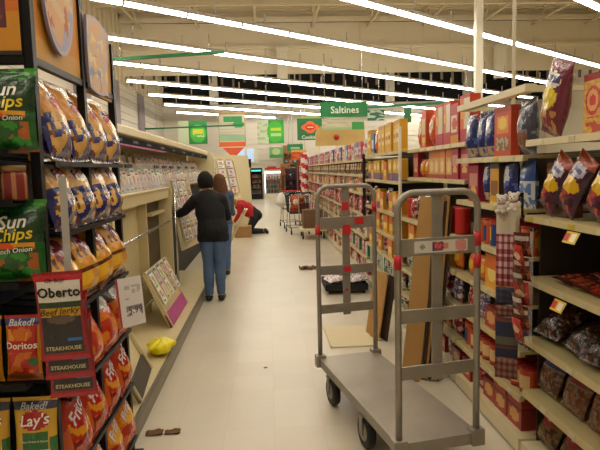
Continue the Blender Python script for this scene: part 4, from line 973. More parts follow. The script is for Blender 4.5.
for i, (z, y) in enumerate(((1.002, 1.815), (.932, 1.833), (.862, 1.851))):
    put2('jerky', -.672 + .004 * i, y, z, .05, ['red jerky pack with a white name panel, frontmost of three', 'red jerky pack showing only its lower edge, middle of three', 'red jerky pack hanging lowest behind the other two'][i], 'hanging jerky packs', 0, -.03)
b = MB(); b.box(-.012, .012, -.001, .001, 0, .36); b.box(-.012, .012, -.003, .001, .33, .36); b.tube([(0, -.004, .01), (0, .03, .01)], .003, 6)
tag(b.build('hang_strip', mat('frosted_strip', 'b8b4ac', .4, alpha=.75), None, (-.665, 1.868, 1.235), (0, 0, 0)), 'translucent hanging strip above the red jerky packs', 'strip')
# price card
b = MB(); b.grid(14, 24, lambda u, v: (.002, (u - .5) * .14, v * .235), D('ddd6d2', ('r', 0, .1, 0, 1, 'a82a30'), ('n', .3, .9, .55, .85, 5, .15, 'b8b0b0', 3), ('n', .3, .95, .2, .4, 6, .0, '8a8488', 5)), smooth=False)
b.box(-.002, .0018, -.07, .07, 0, .235, lin('c8c0b8'))
b.text('5.99', .08, lambda p, q: (.0032, .02 + p, .075 + q), lin('5a5456'), 0, .02)
tag(b.build('price_card', PAPER, None, (-.668, 2.70, .865), (0, -.12, -.75)), 'white price card with a red edge on the end of the snack rack', 'sign')
# pale end post of the fixture behind the rack
b = MB(); b.box(-1.12, -1.09, 4.20, 4.24, 0.0, 2.03); b.box(-1.12, -1.0, 4.20, 4.24, 0, .02)
# ------------------------------------------------------------------ signs
def sign(lab, x0, x1, z0, z1, y, des, texts=(), rods=True, nu=24, nv=20, t=.03, side='1f6a3a', name='hanging_sign', ztop=None, rz=0.):
    e = empty(name, ((x0 + x1) / 2, y, z0), lab, 'sign', None, (0, 0, rz)); w, h = x1 - x0, z1 - z0
    b = MB(); b.grid(nu, nv, lambda u, v: ((u - .5) * w, -t / 2 - .001, v * h), des, smooth=False); b.box(-w / 2, w / 2, -t / 2, t / 2, 0, h, lin(side))
    for (tx, tw, cx, cz, col) in texts: b.text(tx, tw, lambda p, q: (cx * w + p, -t / 2 - .006, cz * h + q), lin(col), 0, .01)
    b.build('sign_board', PAPER, e)
    if rods:
        for s in (-1, 1):
            b = MB(); b.tube([(s * w * .4, 0, h), (s * w * .4, 0, (ztop or 4.4) - z0)], .008, 6); b.build('hanger', M_chrome, e)
    return e
GR = '1c7a42'
sign('green aisle sign reading Saltines above the far shelves', 1.355, 2.53, 2.86, 3.23, 14, D(GR, ('b', 0, .06, '2f8f55')), [('Saltines', .70, .02, .48, 'e2e8da')], side='145c32')
sign('pale green striped panel hanging below the Saltines sign', 1.40, 2.45, 2.55, 2.82, 14.05, D('c9c6a8', ('b', .0, .25, '9ab890'), ('r', .7, 1, 0, .7, '3f9a52'), ('n', 0, .7, .3, 1, 4, .1, 'b8b49a', 3)), rods=False, side='a8b090')
e = empty('arched_header', (1.97, 15, 2.2), 'beige arched shelf header with a small red dot under the Saltines sign', 'sign')
b = MB(); pts = [(-.66, 0)]
for k in range(9): a = k / 8 * PI / 2; pts.append((-.66 + .3 * (1 - math.cos(a)), .3 + .25 * math.sin(a)))
pts += [(.66, .55), (.66, 0)]; b.prism(pts, -.03, .03, 'y'); b.build('panel', mat('header_tan', 'cfae6c', .5), e)
b = MB(); b.lathe([(.075, -.005), (.075, .005)], 16, c=(-.1, -.036, .22), axis='y'); b.build('dot', M_redtape, e)
b = MB(); b.box(-.6, -.55, -.02, .02, -.46, 0); b.build('post', M_cream, e)
b = MB(); b.box(-.12, -.07, -.02, .02, -.46, 0); b.build('post', M_cream, e)
sign('green sign with an orange flower emblem and white Cookies lettering', 1.22, 2.19, 2.72, 3.62, 22, D('1d6a3e', ('b', .92, 1, '8fae4a'), ('e', .52, .55, .36, .16, 'd8641f'), ('e', .52, .55, .22, .26, 'd8641f'), ('e', .52, .55, .2, .12, 'b82a1c'), ('r', .4, .64, .52, .58, 'd8b08a')), [('Cookies', .62, 0, .13, 'd8e2d4')], nu=40, nv=40)
sign('pale panel with a green yellow emblem block, hung nearest the wall signs', -4.27, -2.87, 2.95, 4.08, 28, D('1f7a3a', ('r', 0, .36, 0, 1, 'c3cfae'), ('r', .36, 1, .85, 1, '2f8f4a'), ('e', .68, .45, .27, .4, '49b83c'), ('r', .5, .86, .42, .62, 'd8d23a'), ('n', .45, .9, .3, .45, 8, .0, 'c8d8a8', 3)), nu=36, nv=30)
sign('pale board with a green top arrow and an orange foot, framed in tan', -2.15, -.93, 2.70, 4.24, 26, D('b9b8a4', ('r', 0, 1, .95, 1, 'a8842c'), ('r', 0, .04, 0, 1, 'a8842c'), ('r', .96, 1, 0, 1, 'a8842c'), ('s', .3, .75, 0, 12, 'a8a890'), ('r', .2, .9, .72, .9, '2f8a4a'), ('e', .75, .65, .22, .1, '2f8a4a'), ('r', .04, .96, .16, .34, '8fb48f'), ('b', 0, .15, 'cf5a1c')), nu=36, nv=36)
b = MB(); b.prism([(-.5, 0), (.5, 0), (.08, -.42), (-.08, -.42)], -.015, .015, 'y')
tag(b.build('hanging_pennant', mat('orange_pennant', 'c8501c', .5), None, (-1.5, 26, 2.66)), 'orange pennant pointing down under the framed board', 'sign')
sign('pale panel beside a bright green disc emblem, hung in mid aisle', -.42, .90, 2.92, 4.06, 28.2, D('c6d2b0', ('r', .42, 1, 0, 1, '2f9a3c'), ('e', .66, .5, .3, .46, '46b436'), ('r', .5, .9, .55, .66, 'b8d83a'), ('r', .5, .9, .3, .44, 'a8cf8a'), ('n', 0, .4, .1, .9, 5, .2, 'a8b898', 3)), nu=36, nv=30)
sign('small green sign low behind the Cookies sign', 1.0, 1.75, 2.45, 2.80, 27, D('1f7a42', ('r', .2, .8, .3, .6, '8fbf9a')), rods=True)
sign('pale green leaf sign low over the cold cases', .15, .85, 2.2, 2.75, 29, D('6fae6a', ('e', .5, .6, .3, .3, 'b8cf9a'), ('b', 0, .3, '3f8a4a')), rods=True)
sign('small dark green sign beside the white upper column', 2.95, 3.45, 2.95, 3.25, 16.3, D('2f6a5a', ('n', 0, 1, 0, 1, 3, .1, 'b8c8b0', 3)), rods=False, ztop=3.4)
sign('small orange produce sign hung above the carts', 1.05, 1.7, 2.0, 2.42, 24, D('c86a2a', ('n', 0, 1, 0, 1, 4, .0, 'b83a1c', 3), ('b', .8, 1, 'd0a050')), rods=True)
def gbar(lab, p, q, w, hang):
    e = empty('sign_rail', p, lab, 'sign rail', None); d = Vector(q) - Vector(p)
    b = MB(); b.bar((0, 0, 0), d, w, w); b.build('rail', M_green, e)
    for t in (.12, .88):
        b = MB(); b.tube([d * t, d * t + Vector((0, 0, hang))], .006, 6); b.build('hanger', M_chrome, e)
gbar('green sign rail hanging high beside the snack rack header', (-3.588, 13.394, 4.2), (-.865, 12.683, 4.2), .07, .4)
gbar('thin green sign rail above the magazine fixture', (-4.959, 23.648, 3.4), (-.9, 22.57, 3.4), .06, 1.2)
gbar('green sign rail above the orange cartons', (2.83, 16, 3.30), (6.15, 16, 3.42), .07, 1.2)
b = MB(); b.box(-.1, .1, -.02, .02, -.42, 0); tag(b.build('hanging_banner', M_green, None, (4.05, 16, 3.28)), 'narrow green banner hanging from the rail above the orange cartons', 'sign')

# ------------------------------------------------------------------ back of the store
def cooler(lab, x0, x1, y, h, lit, frame, glow, strength):
    e = empty('drinks_cooler', ((x0 + x1) / 2, y, 0), lab, 'cooler'); w = x1 - x0; d = .8
    b = MB(); b.box(-w / 2, w / 2, d - .04, d, 0, h); b.box(-w / 2, -w / 2 + .06, 0, d - .04, 0, h); b.box(w / 2 - .06, w / 2, 0, d - .04, 0, h); b.box(-w / 2 + .06, w / 2 - .06, 0, d - .04, h - .1, h); b.box(-w / 2 + .06, w / 2 - .06, 0, d - .04, 0, .3)
    b.build('body', frame, e)
    b = MB(); b.box(-w / 2 + .07, w / 2 - .07, .03, .08, h - .17, h - .11)
    if lit: b.box(-w / 2 + .065, -w / 2 + .1, .03, .06, .35, h - .2); b.box(w / 2 - .1, w / 2 - .065, .03, .06, .35, h - .2)
    b.build('lamp', mat('cooler_lamp_' + ('white' if lit else 'green'), glow, .4, emit=strength, var=0), e)
    for k in range(4):
        z = .34 + k * (h - .6) / 4
        b = MB(); b.box(-w / 2 + .07, w / 2 - .07, .12, d - .05, z - .01, z); b.build('shelf', M_chrome, e)
    for k in range(4):
        z = .34 + k * (h - .6) / 4
        for i in range(6):
            bt = MB(); c = random.Random(k * 9 + i).choice(['6a2a1c', '3a3a44', 'a86a2a', '2a4a3a', '7a5a3a', '8a2a2a'])
            bt.lathe([(.045, 0), (.05, .02), (.05, .13), (.018, .18), (.018, .21)], 10, col=lin(c))
            tag(bt.build('drink_bottle', PLAST, None, ((x0 + x1) / 2 - w / 2 + .14 + i * (w - .28) / 5, y + .25, z)), 'drink bottle, %s across the %s shelf up, %s' % (nth(i), nth(k), 'white lit cooler' if lit else 'dark green lit cooler'), 'bottle', 'bottles in the ' + ('white lit cooler' if lit else 'dark cooler'))
cooler('black drinks cooler with a green glow at the end of the aisle', -.92, -.27, 31, 1.72, False, M_black, '38d890', 3)
cooler('white lit open cooler at the end of the aisle', -.2, .88, 31, 1.6, True, M_white, 'f2f6ff', 5)
b = MB(); b.box(-.55, .55, -.3, .3, 0, .1); b.box(-.5, .1, -.2, .2, .1, .2)
tag(b.build('red_banner_box', mat('red_box', 'b02028', .5), None, (.0, 31.4, 1.725)), 'flat red box on top of the coolers', 'box') if 0 else None
b = MB(); b.box(-.45, .45, -.25, .25, 0, .12); b.box(-.3, .2, -.2, .2, .12, .2)
tag(b.build('red_box', mat('red_box', 'b02028', .5), None, (.33, 31.4, 1.6)), 'flat red box on top of the white lit cooler', 'box')
def stand(lab, x, y, w, d, h, m, keys, seed, nshelf=4):
    e = empty('display_stand', (x, y, 0), lab, 'display stand')
    b = MB(); b.box(-w / 2, w / 2, d / 2 - .03, d / 2, 0, h); b.box(-w / 2, -w / 2 + .03, -d / 2, d / 2 - .03, 0, h); b.box(w / 2 - .03, w / 2, -d / 2, d / 2 - .03, 0, h); b.build('body', m, e)
    for k in range(nshelf):
        z = .12 + k * (h - .3) / nshelf
        bb2 = MB(); bb2.box(-w / 2 + .03, w / 2 - .03, -d / 2, d / 2 - .03, z - .02, z); bb2.build('shelf', m, e)
        n = max(1, int((w - .08) / .24)); rr = random.Random(seed * 10 + k)
        for i in range(n):
            kk = rr.choice(keys)
            put(kk, (x - w / 2 + .06 + (i + .5) * (w - .12) / n, y - .1, z), 0, '%s, %s across %s shelf up, %s' % (PR[kk]['look'], nth(i), nth(k), lab.split(' stand')[0] + ' stand'), 'goods on the ' + lab.split(' stand')[0])
stand('purple stand near the coolers', 1.13, 27, .55, .5, 1.65, mat('purple_stand', '3a1f34', .6), ['redmix', 'darkbag', 'redcookie'], 1)
stand('tan stand between cooler and purple stand', .95, 29.5, .5, .5, 1.9, mat('tan_stand', 'a8733c', .6), ['redmix', 'orangepack', 'brown'], 2)
b = MB(); b.box(-.25, .25, -.25, .25, 0, .5); b.box(-.2, .2, -.28, -.25, .05, .45)
tag(b.build('black_monitor', M_black, None, (-1.15, 32.5, 1.75)), 'black box hung in front of the bright window', 'box')
b = MB(); b.box(-.35, .35, -.3, .3, 0, 1.75); tag(b.build('wall_cabinet', M_cream, None, (-1.15, 32.5, 0)), 'cream cabinet below the black box at the back wall', 'cabinet')
stand('red stand past the last shelving bay', 1.62, 24.6, .6, .5, 2.0, mat('red_stand', '8a2a2a', .6), ['redmix', 'pink', 'white'], 3, 5)
stand('green produce stand before the back wall', 1.75, 28.5, .7, .5, 1.75, mat('green_stand', '4a6a3a', .6), ['greenbag', 'orangepack', 'yellowred'], 4)
stand('cream stand before the back wall', 2.6, 30.5, .9, .5, 2.1, M_cream, ['redcookie', 'white', 'orangetan'], 5)
stand('tall tan stand against the back wall', 1.5, 32.6, 1.1, .5, 3.0, mat('tall_tan_stand', '9a6f42', .6), ['greenbag', 'orangepack', 'redmix', 'yellowred'], 7, 6)
stand('brown stand left of the dark cooler', -1.9, 30.5, .9, .5, 1.9, mat('brown_stand', '6a4a2c', .6), ['redmix', 'orangepack', 'brown'], 6)
# candy cane striped post at the gondola end
b = MB(); b.lathe([(.11, 2.1 * i / 40) for i in range(41)], 16, col=lambda u, v: lin('b8283a') if (u + v * 7) % 1 < .5 else lin('e0d6cc'))
tag(b.build('striped_post', CARD, None, (1.15, 17.2, 0)), 'red and white candy striped post beyond the shopping carts', 'post')

# ------------------------------------------------------------------ shopping carts
def shop_cart(x, y, rz, lab, dark):
    e = empty('shopping_cart', (x, y, 0), lab, 'shopping cart', 'shopping carts parked in the aisle', (0, 0, rz))
    m = M_chrome if not dark else mat('dark_green_basket', '1c2a22', .45)
    b = MB(); w0, w1, L, z0, z1 = .22, .28, .8, .52, .98
    for z, w in ((z0, w0), ((z0 + z1) / 2, .25), (z1, w1)): b.tube([(-w, -L / 2, z), (w, -L / 2, z), (w * .85, L / 2, z), (-w * .85, L / 2, z)], .008, 6, closed=True)
    for k in range(11):
        t = -L / 2 + L * k / 10; f = 1 - .15 * k / 10
        for s in (-1, 1): b.tube([(s * w0 * f, t, z0), (s * w1 * f, t, z1)], .005, 5)
        b.tube([(-w0 * f, t, z0), (w0 * f, t, z0)], .004, 5)
    for k in range(7):
        xx = -1 + 2 * k / 6
        for s, f in ((-1, 1), (1, .85)): b.tube([(xx * w0 * f, s * L / 2, z0), (xx * w1 * f, s * L / 2, z1)], .005, 5)
    b.build('basket', m, e)
    b = MB(); b.tube([(-.26, -L / 2 - .12, 1.03), (.26, -L / 2 - .12, 1.03)], .016, 10)
    for s in (-1, 1): b.tube([(s * .26, -L / 2 - .12, 1.03), (s * .27, -L / 2, .95)], .010, 6)
    b.build('handle', MATS['red_tape'] if not dark else M_black, e)
    b = MB()
    for s in (-1, 1):
        b.tube([(s * .24, -L / 2 - .05, .95), (s * .25, -L / 2 + .02, .5), (s * .25, -L / 2 - .02, .18), (s * .2, L / 2, .16)], .012, 8)
        b.tube([(s * .2, L / 2, .16), (s * .19, L / 2 - .05, .5)], .010, 6)
    b.tube([(-.25, -L / 2, .18), (.25, -L / 2, .18)], .01, 6); b.tube([(-.2, L / 2, .16), (.2, L / 2, .16)], .01, 6)
    for k in range(5): b.tube([(-.2 + k * .1, -L / 2, .18), (-.16 + k * .08, L / 2, .16)], .006, 5)
    b.build('chassis', M_chrome, e)
    for s in (-1, 1):
        for yy in (-L / 2 - .02, L / 2 - .02):
            b = MB(); b.lathe([(.05, -.014), (.062, -.01), (.062, .01), (.05, .014)], 14, axis='x', c=(s * .22, yy, .062)); b.tube([(s * .22, yy, .06), (s * .22, yy, .18)], .012, 6); b.build('wheel', M_rubber, e)
shop_cart(.60, 15.55, .12, 'wire shopping cart with a white bag on its handle, farther one', False)
shop_cart(.72, 14.05, .12, 'dark basket shopping cart loaded with groceries, behind the flat platform truck', True)
# platform truck with carton
e = empty('platform_truck', (1.02, 13.05, 0), 'low platform truck with a pale deck carrying a brown carton', 'cart')
b = MB(); b.box(-.3, .3, -.45, .4, .19, .235); b.build('deck', M_cardlt, e, bev=.004)
for s in (-1, 1):
    for yy in (-.36, .3):
        b = MB(); b.lathe([(.06, -.018), (.075, -.012), (.075, .012), (.06, .018)], 14, axis='x', c=(s * .24, yy, .076)); b.box(s * .24 - .01, s * .24 + .01, yy - .02, yy + .02, .08, .19); b.build('wheel', M_rubber, e)
b = MB(); b.tube([(-.28, .38, .235), (-.28, .38, .98), (.28, .38, .98), (.28, .38, .235)], .014, 8); b.build('push_handle', M_chrome, e)
b = MB(); b.box(-.22, .22, -.2, .25, 0, .42); b.box(-.03, .03, -.201, .251, 0, .4205)
tag(b.build('cardboard_carton', mat('mid_cardboard', '6e5238', .8), None, (1.02, 13.0, .236)), 'brown carton standing on the low platform truck', 'box')
put('orangebag', (.66, 13.85, .56), .1, 'orange snack bag standing in the dark basket cart', None, 0, .1, 1.3) 
put('yellowred', (.82, 13.95, .56), .3, 'yellow snack bag standing in the dark basket cart', None, 0, -.15, 1.5)
put('whitegreen', (.74, 14.25, .56), .2, 'white green pack lying in the dark basket cart', None, 0, 0, 1.4)
b = MB()
def wb(u, v):
    th = 2 * PI * u; r_ = .03 + .13 * math.sin(min(1, v * 1.15) * PI * .62) * (1 + .15 * noise.noise(Vector((math.cos(th) * 2, math.sin(th) * 2, v * 4))))
    r_ *= (1 - v ** 8) 
    return (r_ * math.cos(th), r_ * math.sin(th), -.42 * v)
b.grid(20, 16, wb); tag(b.build('plastic_bag', mat('white_plastic_bag', 'd8d4cc', .45), None, (.36, 14.98, 1.0)), 'white plastic bag hanging off the farther shopping cart', 'bag')

# ------------------------------------------------------------------ people
def seg_d(p, a, b):
    ab = b - a; t = max(0, min(1, (p - a).dot(ab) / max(1e-9, ab.length_squared))); return (p - (a + ab * t)).length, t
def ev_mesh(o):
    dg = bpy.context.evaluated_depsgraph_get(); dg.update(); return bpy.data.meshes.new_from_object(o.evaluated_get(dg))
def person(lab, loc, chains, head, garments, hairfn, skin='c99a7c', eye_dir=None, vox=.009):
    """chains: list of (tag, [(pos, r), ...]) in local coords, first vertex of the first chain is the root."""
    segs = []; bm = bmesh.new(); wide = Vector(head.get('wide', (1, 0, 0)))
    def ball(c, r, k):
        for v in bmesh.ops.create_uvsphere(bm, u_segments=16, v_segments=10, radius=r)['verts']:
            v.co = v.co + wide * v.co.dot(wide) * (k - 1) + c
    for tg, ch in chains:
        prev = None; k = 1.22 if tg == 'torso' else 1.0
        for (p, r) in ch:
            p = Vector(p); ball(p, r, k)
            if prev is not None:
                a, ra = prev; d = p - a
                if d.length > 1e-4:
                    segs.append((tg, a, p, ra, r))
                    q = d.to_track_quat('Z', 'Y').to_matrix().to_4x4()
                    for v in bmesh.ops.create_cone(bm, cap_ends=True, segments=18, radius1=ra, radius2=r, depth=d.length)['verts']:
                        w_ = q @ v.co; v.co = w_ + wide * w_.dot(wide) * (k - 1) - (wide * ((p - a) * .5 * (1 if v.co.z > 0 else -1)).dot(wide) * (k - 1)) * 0 + (a + p) / 2
            prev = (p, r)
    body = bpy.data.meshes.new('tmp'); bm.to_mesh(body); bm.free()
    # head: egg with nose, ears, brow and chin
    hc, hr, fwd = Vector(head['c']), head['r'], Vector(head['fwd']).normalized()
    side = fwd.cross(Vector((0, 0, 1))).normalized(); up = side.cross(fwd)
    bm = bmesh.new(); bm.from_mesh(body)
    def blob(c, rf, rs, ru, n=20):
        g = bmesh.ops.create_uvsphere(bm, u_segments=n, v_segments=n // 2 + 2, radius=1)
        for v in g['verts']:
            q = v.co.copy(); jaw = 1 - .22 * max(0, -q.z) * (1 if n > 14 else 0)
            v.co = c + fwd * (q.x * rf * (jaw if q.x < 0 else 1)) + side * (q.y * rs * jaw) + up * (q.z * ru)
    blob(hc, hr * .92, hr * .74, hr * 1.08)
    blob(hc + fwd * hr * .9 - up * hr * .12, hr * .2, hr * .13, hr * .2, 10)
    blob(hc + fwd * hr * .8 - up * hr * .52, hr * .12, hr * .27, hr * .07, 10)
    for s in (-1, 1): blob(hc + side * s * hr * .74 - up * hr * .08, hr * .16, hr * .08, hr * .24, 10)
    bm.to_mesh(body); bm.free()
    o = bpy.data.objects.new('tmp', body); COL.objects.link(o)
    m = o.modifiers.new('r', 'REMESH'); m.mode = 'VOXEL'; m.voxel_size = vox; m.use_smooth_shade = True
    m = o.modifiers.new('sm', 'SMOOTH'); m.factor = .6; m.iterations = 6
    fin = ev_mesh(o); bpy.data.objects.remove(o)
    root = empty('person', loc, lab, 'person')
    fin.materials.clear(); fin.materials.append(mat('skin_' + skin, skin, .5, var=.04)); fin.materials.append(mat('eye_dark', '1a120c', .2)); fin.materials.append(mat('lip', '9a5548', .5))
    ey = [hc + fwd * hr * .82 + side * s * hr * .3 + up * hr * .06 for s in (-1, 1)]; lp = hc + fwd * hr * .9 - up * hr * .52
    mi = []
    for p in fin.polygons:
        c = p.center; mi.append(1 if min((c - e_).length for e_ in ey) < hr * .11 else (2 if (c - lp).length < hr * .2 else 0))
    fin.polygons.foreach_set('material_index', mi); fin.polygons.foreach_set('use_smooth', [True] * len(fin.polygons))
    fin.name = 'body'; ob('body', fin, root)
    def part_of(c):
        best, bt = 9, None
        for tg, a, b_, ra, rb in segs:
            d, t = seg_d(c, a, b_); d -= ra + (rb - ra) * t
            if d < best: best, bt = d, tg
        if (c - hc).length < hr * 1.15: return 'head'
        return bt
    vp = [part_of(v.co) for v in fin.vertices]
    for gname, tags, col, off, cond, rough in garments:
        keep = []
        for p in fin.polygons:
            if all(vp[i] in tags for i in p.vertices) and cond(p.center): keep.append(p)
        vid = {}; vs = []; fs = []
        for p in keep:
            f = []
            for i in p.vertices:
                if i not in vid:
                    v = fin.vertices[i]; vid[i] = len(vs); w = noise.noise(v.co * 9) * .006 + noise.noise(v.co * 22) * .003
                    vs.append(v.co + v.normal * (off + w))
                f.append(vid[i])
            fs.append(tuple(f))
        b = MB(); b.add(vs, fs, None, 0, True); g = b.build(gname, mat('cloth_' + gname + col, col, rough, var=.15, scale=14, bump=.25, bscale=70), root)
        sm = g.modifiers.new('so', 'SOLIDIFY'); sm.thickness = .006; sm.offset = -1
    hairfn(root, hc, hr, fwd, side, up)
    return root
def hair_cap(col, long=0., low=-.35):
    def f(root, hc, hr, fwd, side, up):
        b = MB()
        def pos(u, v):
            th = 2 * PI * u; el = PI / 2 - v * (PI / 2 + .75)       # crown to nape
            d = fwd * math.cos(th) * math.cos(el) + side * math.sin(th) * math.cos(el) + up * math.sin(el)
            front = max(0, math.cos(th))
            if front > .3: el2 = max(el, .45 - .0 * front); d = fwd * math.cos(th) * math.cos(el2) + side * math.sin(th) * math.cos(el2) + up * math.sin(el2)
            n = 1 + .05 * noise.noise(Vector((math.cos(th) * 4, math.sin(th) * 4, v * 7)))
            p = hc + fwd * d.dot(fwd) * hr * 1.02 * n + side * d.dot(side) * hr * .86 * n + up * d.dot(up) * hr * 1.18 * n
            if long and v > .6:
                k = (v - .6) / .4
                if front < .5: p = p + Vector((0, 0, -long * k * (1 - front))) + (-fwd) * (.05 * math.sin(k * PI * .7)) + side * d.dot(side) * .05 * k
            return p
        b.grid(40, 30, pos)
        h = b.build('hair', mat('hair_' + col, col, .7, spec=.25, var=.35, scale=30, bump=.6, bscale=110), root)
        sm = h.modifiers.new('so', 'SOLIDIFY'); sm.thickness = .012; sm.offset = 1
    return f
def fingers(tagname, wrist, palm_end, nrm, size=1., curl=.5):
    """five separate fingers fanned from the palm end; nrm is the palm's facing"""
    w, p, n = Vector(wrist), Vector(palm_end), Vector(nrm).normalized(); d = (p - w).normalized(); s = d.cross(n).normalized(); out = []
    for i, (o, L) in enumerate(((-1.5, .062), (-.5, .075), (.5, .070), (1.5, .055))):
        a = p + s * o * .019 * size - d * .006; c = a + (d + n * curl * .3).normalized() * L * .5 * size; e_ = c + (d + n * curl * 1.6).normalized() * L * .5 * size
        out.append((tagname, [(tuple(p), .024 * size), (tuple(a + d * .012), .0105 * size), (tuple(c), .0095 * size), (tuple(e_), .0082 * size)]))
    m = w + (p - w) * .35
    a = m - s * .03 * size + n * .008; c = a + (d * .6 - s * .6 + n * .4).normalized() * .035 * size; e_ = c + (d * .9 - s * .15 + n * .5).normalized() * .03 * size
    out.append((tagname, [(tuple(m), .024 * size), (tuple(a), .0125 * size), (tuple(c), .0105 * size), (tuple(e_), .009 * size)]))
    return out
def V(*a): return tuple(a)
def lerp(a, b, t): return tuple(a[i] + (b[i] - a[i]) * t for i in range(3))
def limb(tg, pts): return (tg, pts)
def arm(sh, el, wr, hd, nrm, r=(.058, .047, .038, .027), curl=.5):
    out = [('arm', [(sh, r[0]), (lerp(sh, el, .5), r[1] * 1.05), (el, r[2]), (lerp(el, wr, .4), r[2] * 1.02), (wr, r[3])])]
    m = lerp(wr, hd, .35)
    out.append(('hand', [(wr, r[3]), (m, .024), (hd, .024)]))
    return out + fingers('hand', wr, hd, nrm, 1., curl)
def shoe(root, heel, toe, col='141318'):
    pass

# woman in the black sweater, seen from behind, reaching left
PZ = .88
ch = [('torso', [((0, 0, PZ), .145), ((-.015, .02, 1.0), .125), ((-.03, .04, 1.12), .135), ((-.05, .055, 1.24), .125), ((-.065, .065, 1.305), .06)]),
      ('head', [((-.065, .065, 1.305), .06), ((-.075, .075, 1.37), .05), ((-.08, .08, 1.43), .055)])]
for s in (-1, 1):
    hx = .076 * s
    ch.append(('leg', [((0, 0, PZ), .145), ((hx, 0, PZ - .08), .105), ((hx * 1.0, -.01, .66), .082), ((hx * .95, .0, .47), .062), ((hx * .95, -.02, .32), .060), ((hx * .95, -.02, .12), .045), ((hx * .95, -.02, .075), .042)]))
    ch.append(('foot', [((hx * .95, -.02, .075), .042), ((hx * .98, -.045, .045), .036), ((hx * 1.05, .06, .038), .036), ((hx * 1.1, .135, .03), .028)]))
    sh = (-.05 + s * .155, .06, 1.255)
    ch.append(('arm', [((-.05, .055, 1.24), .125), (sh, .060)]))
    if s < 0: ch += arm(sh, (-.345, .10, 1.12), (-.47, .19, 1.06), (-.535, .235, 1.05), (1, .2, -.3))
    else: ch += arm(sh, (.165, .16, 1.03), (.02, .34, 1.04), (-.055, .38, 1.05), (-.4, .3, .5))
always = lambda c: True
person('woman in a black sweater and blue jeans reaching for a magazine tray, seen from behind', (-.685, 6.90, 0), ch, dict(c=(-.078, .085, 1.475), r=.102, fwd=(-.35, .9, -.15)),
       [('sweater', ('torso', 'arm', 'leg'), '0d0e15', .02, lambda c: c.z > .755, .85), ('jeans', ('leg', 'torso'), '4a6488', .007, lambda c: c.z < .85 and c.z > .085, .8), ('shoe', ('foot',), '15141a', .008, lambda c: c.x < 0, .5), ('shoe', ('foot',), '15141a', .008, lambda c: c.x >= 0, .5)],
       hair_cap('0e0908', 0))
# long haired woman behind her
ch = [('torso', [((0, 0, .86), .135), ((0, .01, .98), .115), ((0, .02, 1.10), .125), ((0, .03, 1.22), .115), ((0, .035, 1.285), .055)]),
      ('head', [((0, .035, 1.285), .055), ((0, .045, 1.35), .047), ((0, .05, 1.40), .05)])]
for s in (-1, 1):
    hx = .08 * s
    ch.append(('leg', [((0, 0, .86), .135), ((hx, 0, .78), .1), ((hx, 0, .62), .078), ((hx, .01, .46), .058), ((hx, -.01, .3), .055), ((hx, -.01, .12), .042), ((hx, -.01, .07), .04)]))
    ch.append(('foot', [((hx, -.01, .07), .04), ((hx, -.03, .043), .034), ((hx, .06, .036), .034), ((hx, .13, .028), .026)]))
    sh = (s * .145, .035, 1.235); ch.append(('arm', [((0, .03, 1.22), .115), (sh, .055)]))
    if s > 0: ch += arm(sh, (.15, .15, 1.02), (.17, .40, .92), (.19, .47, .905), (0, .3, 1))
    else: ch += arm(sh, (-.2, .12, 1.02), (-.1, .33, .95), (-.06, .39, .94), (.3, .3, .6))
person('woman with long brown hair standing partly hidden behind the black sweater', (-.735, 8.62, 0), ch, dict(c=(0, .06, 1.44), r=.098, fwd=(-.5, .8, -.25)),
       [('shirt', ('torso', 'arm', 'leg'), '46546e', .015, lambda c: c.z > .80, .85), ('jeans', ('leg', 'torso'), '55719a', .007, lambda c: c.z < .88 and c.z > .08, .8), ('shoe', ('foot',), '2a2420', .008, lambda c: c.x < 0, .5), ('shoe', ('foot',), '2a2420', .008, lambda c: c.x >= 0, .5)],
       hair_cap('5a3820', .42))
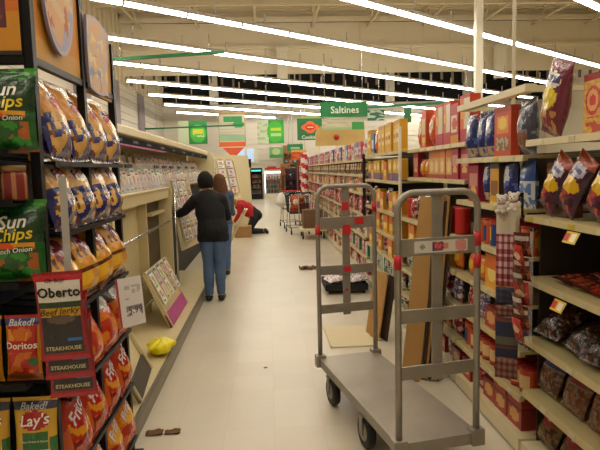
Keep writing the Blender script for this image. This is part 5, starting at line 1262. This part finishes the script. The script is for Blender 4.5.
# kneeling person in red
ch = [('torso', [((0, 0, .46), .15), ((-.10, 0, .56), .14), ((-.22, 0, .66), .14), ((-.34, 0, .73), .125), ((-.40, 0, .755), .06)]),
      ('head', [((-.40, 0, .755), .06), ((-.46, 0, .775), .05), ((-.50, 0, .78), .055)])]
for s in (-1, 1):
    yy = .09 * s
    ch.append(('leg', [((0, 0, .46), .15), ((-.01, yy, .38), .11), ((-.09, yy * 1.1, .22), .085), ((-.14, yy * 1.15, .075), .065), ((.0, yy * 1.15, .065), .058), ((.16, yy * 1.1, .06), .045), ((.21, yy * 1.1, .06), .042)]))
    ch.append(('foot', [((.21, yy * 1.1, .06), .042), ((.26, yy * 1.1, .075), .036), ((.29, yy * 1.1, .05), .034), ((.31, yy * 1.1, .03), .026)]))
    sh = (-.33, s * .16, .72); ch.append(('arm', [((-.34, 0, .73), .125), (sh, .056)]))
    ch += arm(sh, (-.40, s * .19, .50), (-.50, s * .12, .34), (-.545, s * .10, .30), (.1, -s, -.3))
person('kneeling person in a red top and dark trousers bending towards the sloping magazines', (-.345, 14.2, 0), ch, dict(c=(-.535, -.01, .80), r=.105, fwd=(-.85, -.25, -.4)),
       [('red_top', ('torso', 'arm', 'leg'), 'b01a26', .016, lambda c: c.x < -.03 and c.z > .45 or c.x < -.2, .8), ('trousers', ('leg', 'torso'), '14161c', .009, lambda c: c.x > -.12 or c.z < .35, .8), ('shoe', ('foot',), '1a1412', .008, lambda c: c.y < 0, .5), ('shoe', ('foot',), '1a1412', .008, lambda c: c.y >= 0, .5)],
       hair_cap('8a6238', .05))
b = MB(); b.box(-.2, .2, -.17, .17, 0, .27); b.box(-.025, .025, -.1705, .1705, 0, .2705)
tag(b.build('cardboard_carton', mat('tan_carton', 'a07a4c', .8), None, (-.62, 13.55, .001)), 'tan cardboard carton on the floor before the kneeling person', 'box')

# ------------------------------------------------------------------ world and view
w = bpy.data.worlds.new('world'); SC.world = w; w.use_nodes = True
w.node_tree.nodes['Background'].inputs[0].default_value = (.9, .8, .62, 1); w.node_tree.nodes['Background'].inputs[1].default_value = .05
SC.view_settings.view_transform = 'Standard'; SC.view_settings.look = 'None'; SC.view_settings.gamma = 1; SC.view_settings.exposure = 0.0; SC.view_settings.use_curve_mapping = False
SC.cycles.use_denoising = True; SC.cycles.max_bounces = 6; SC.cycles.transparent_max_bounces = 12
SC.cycles.sample_clamp_indirect = 4
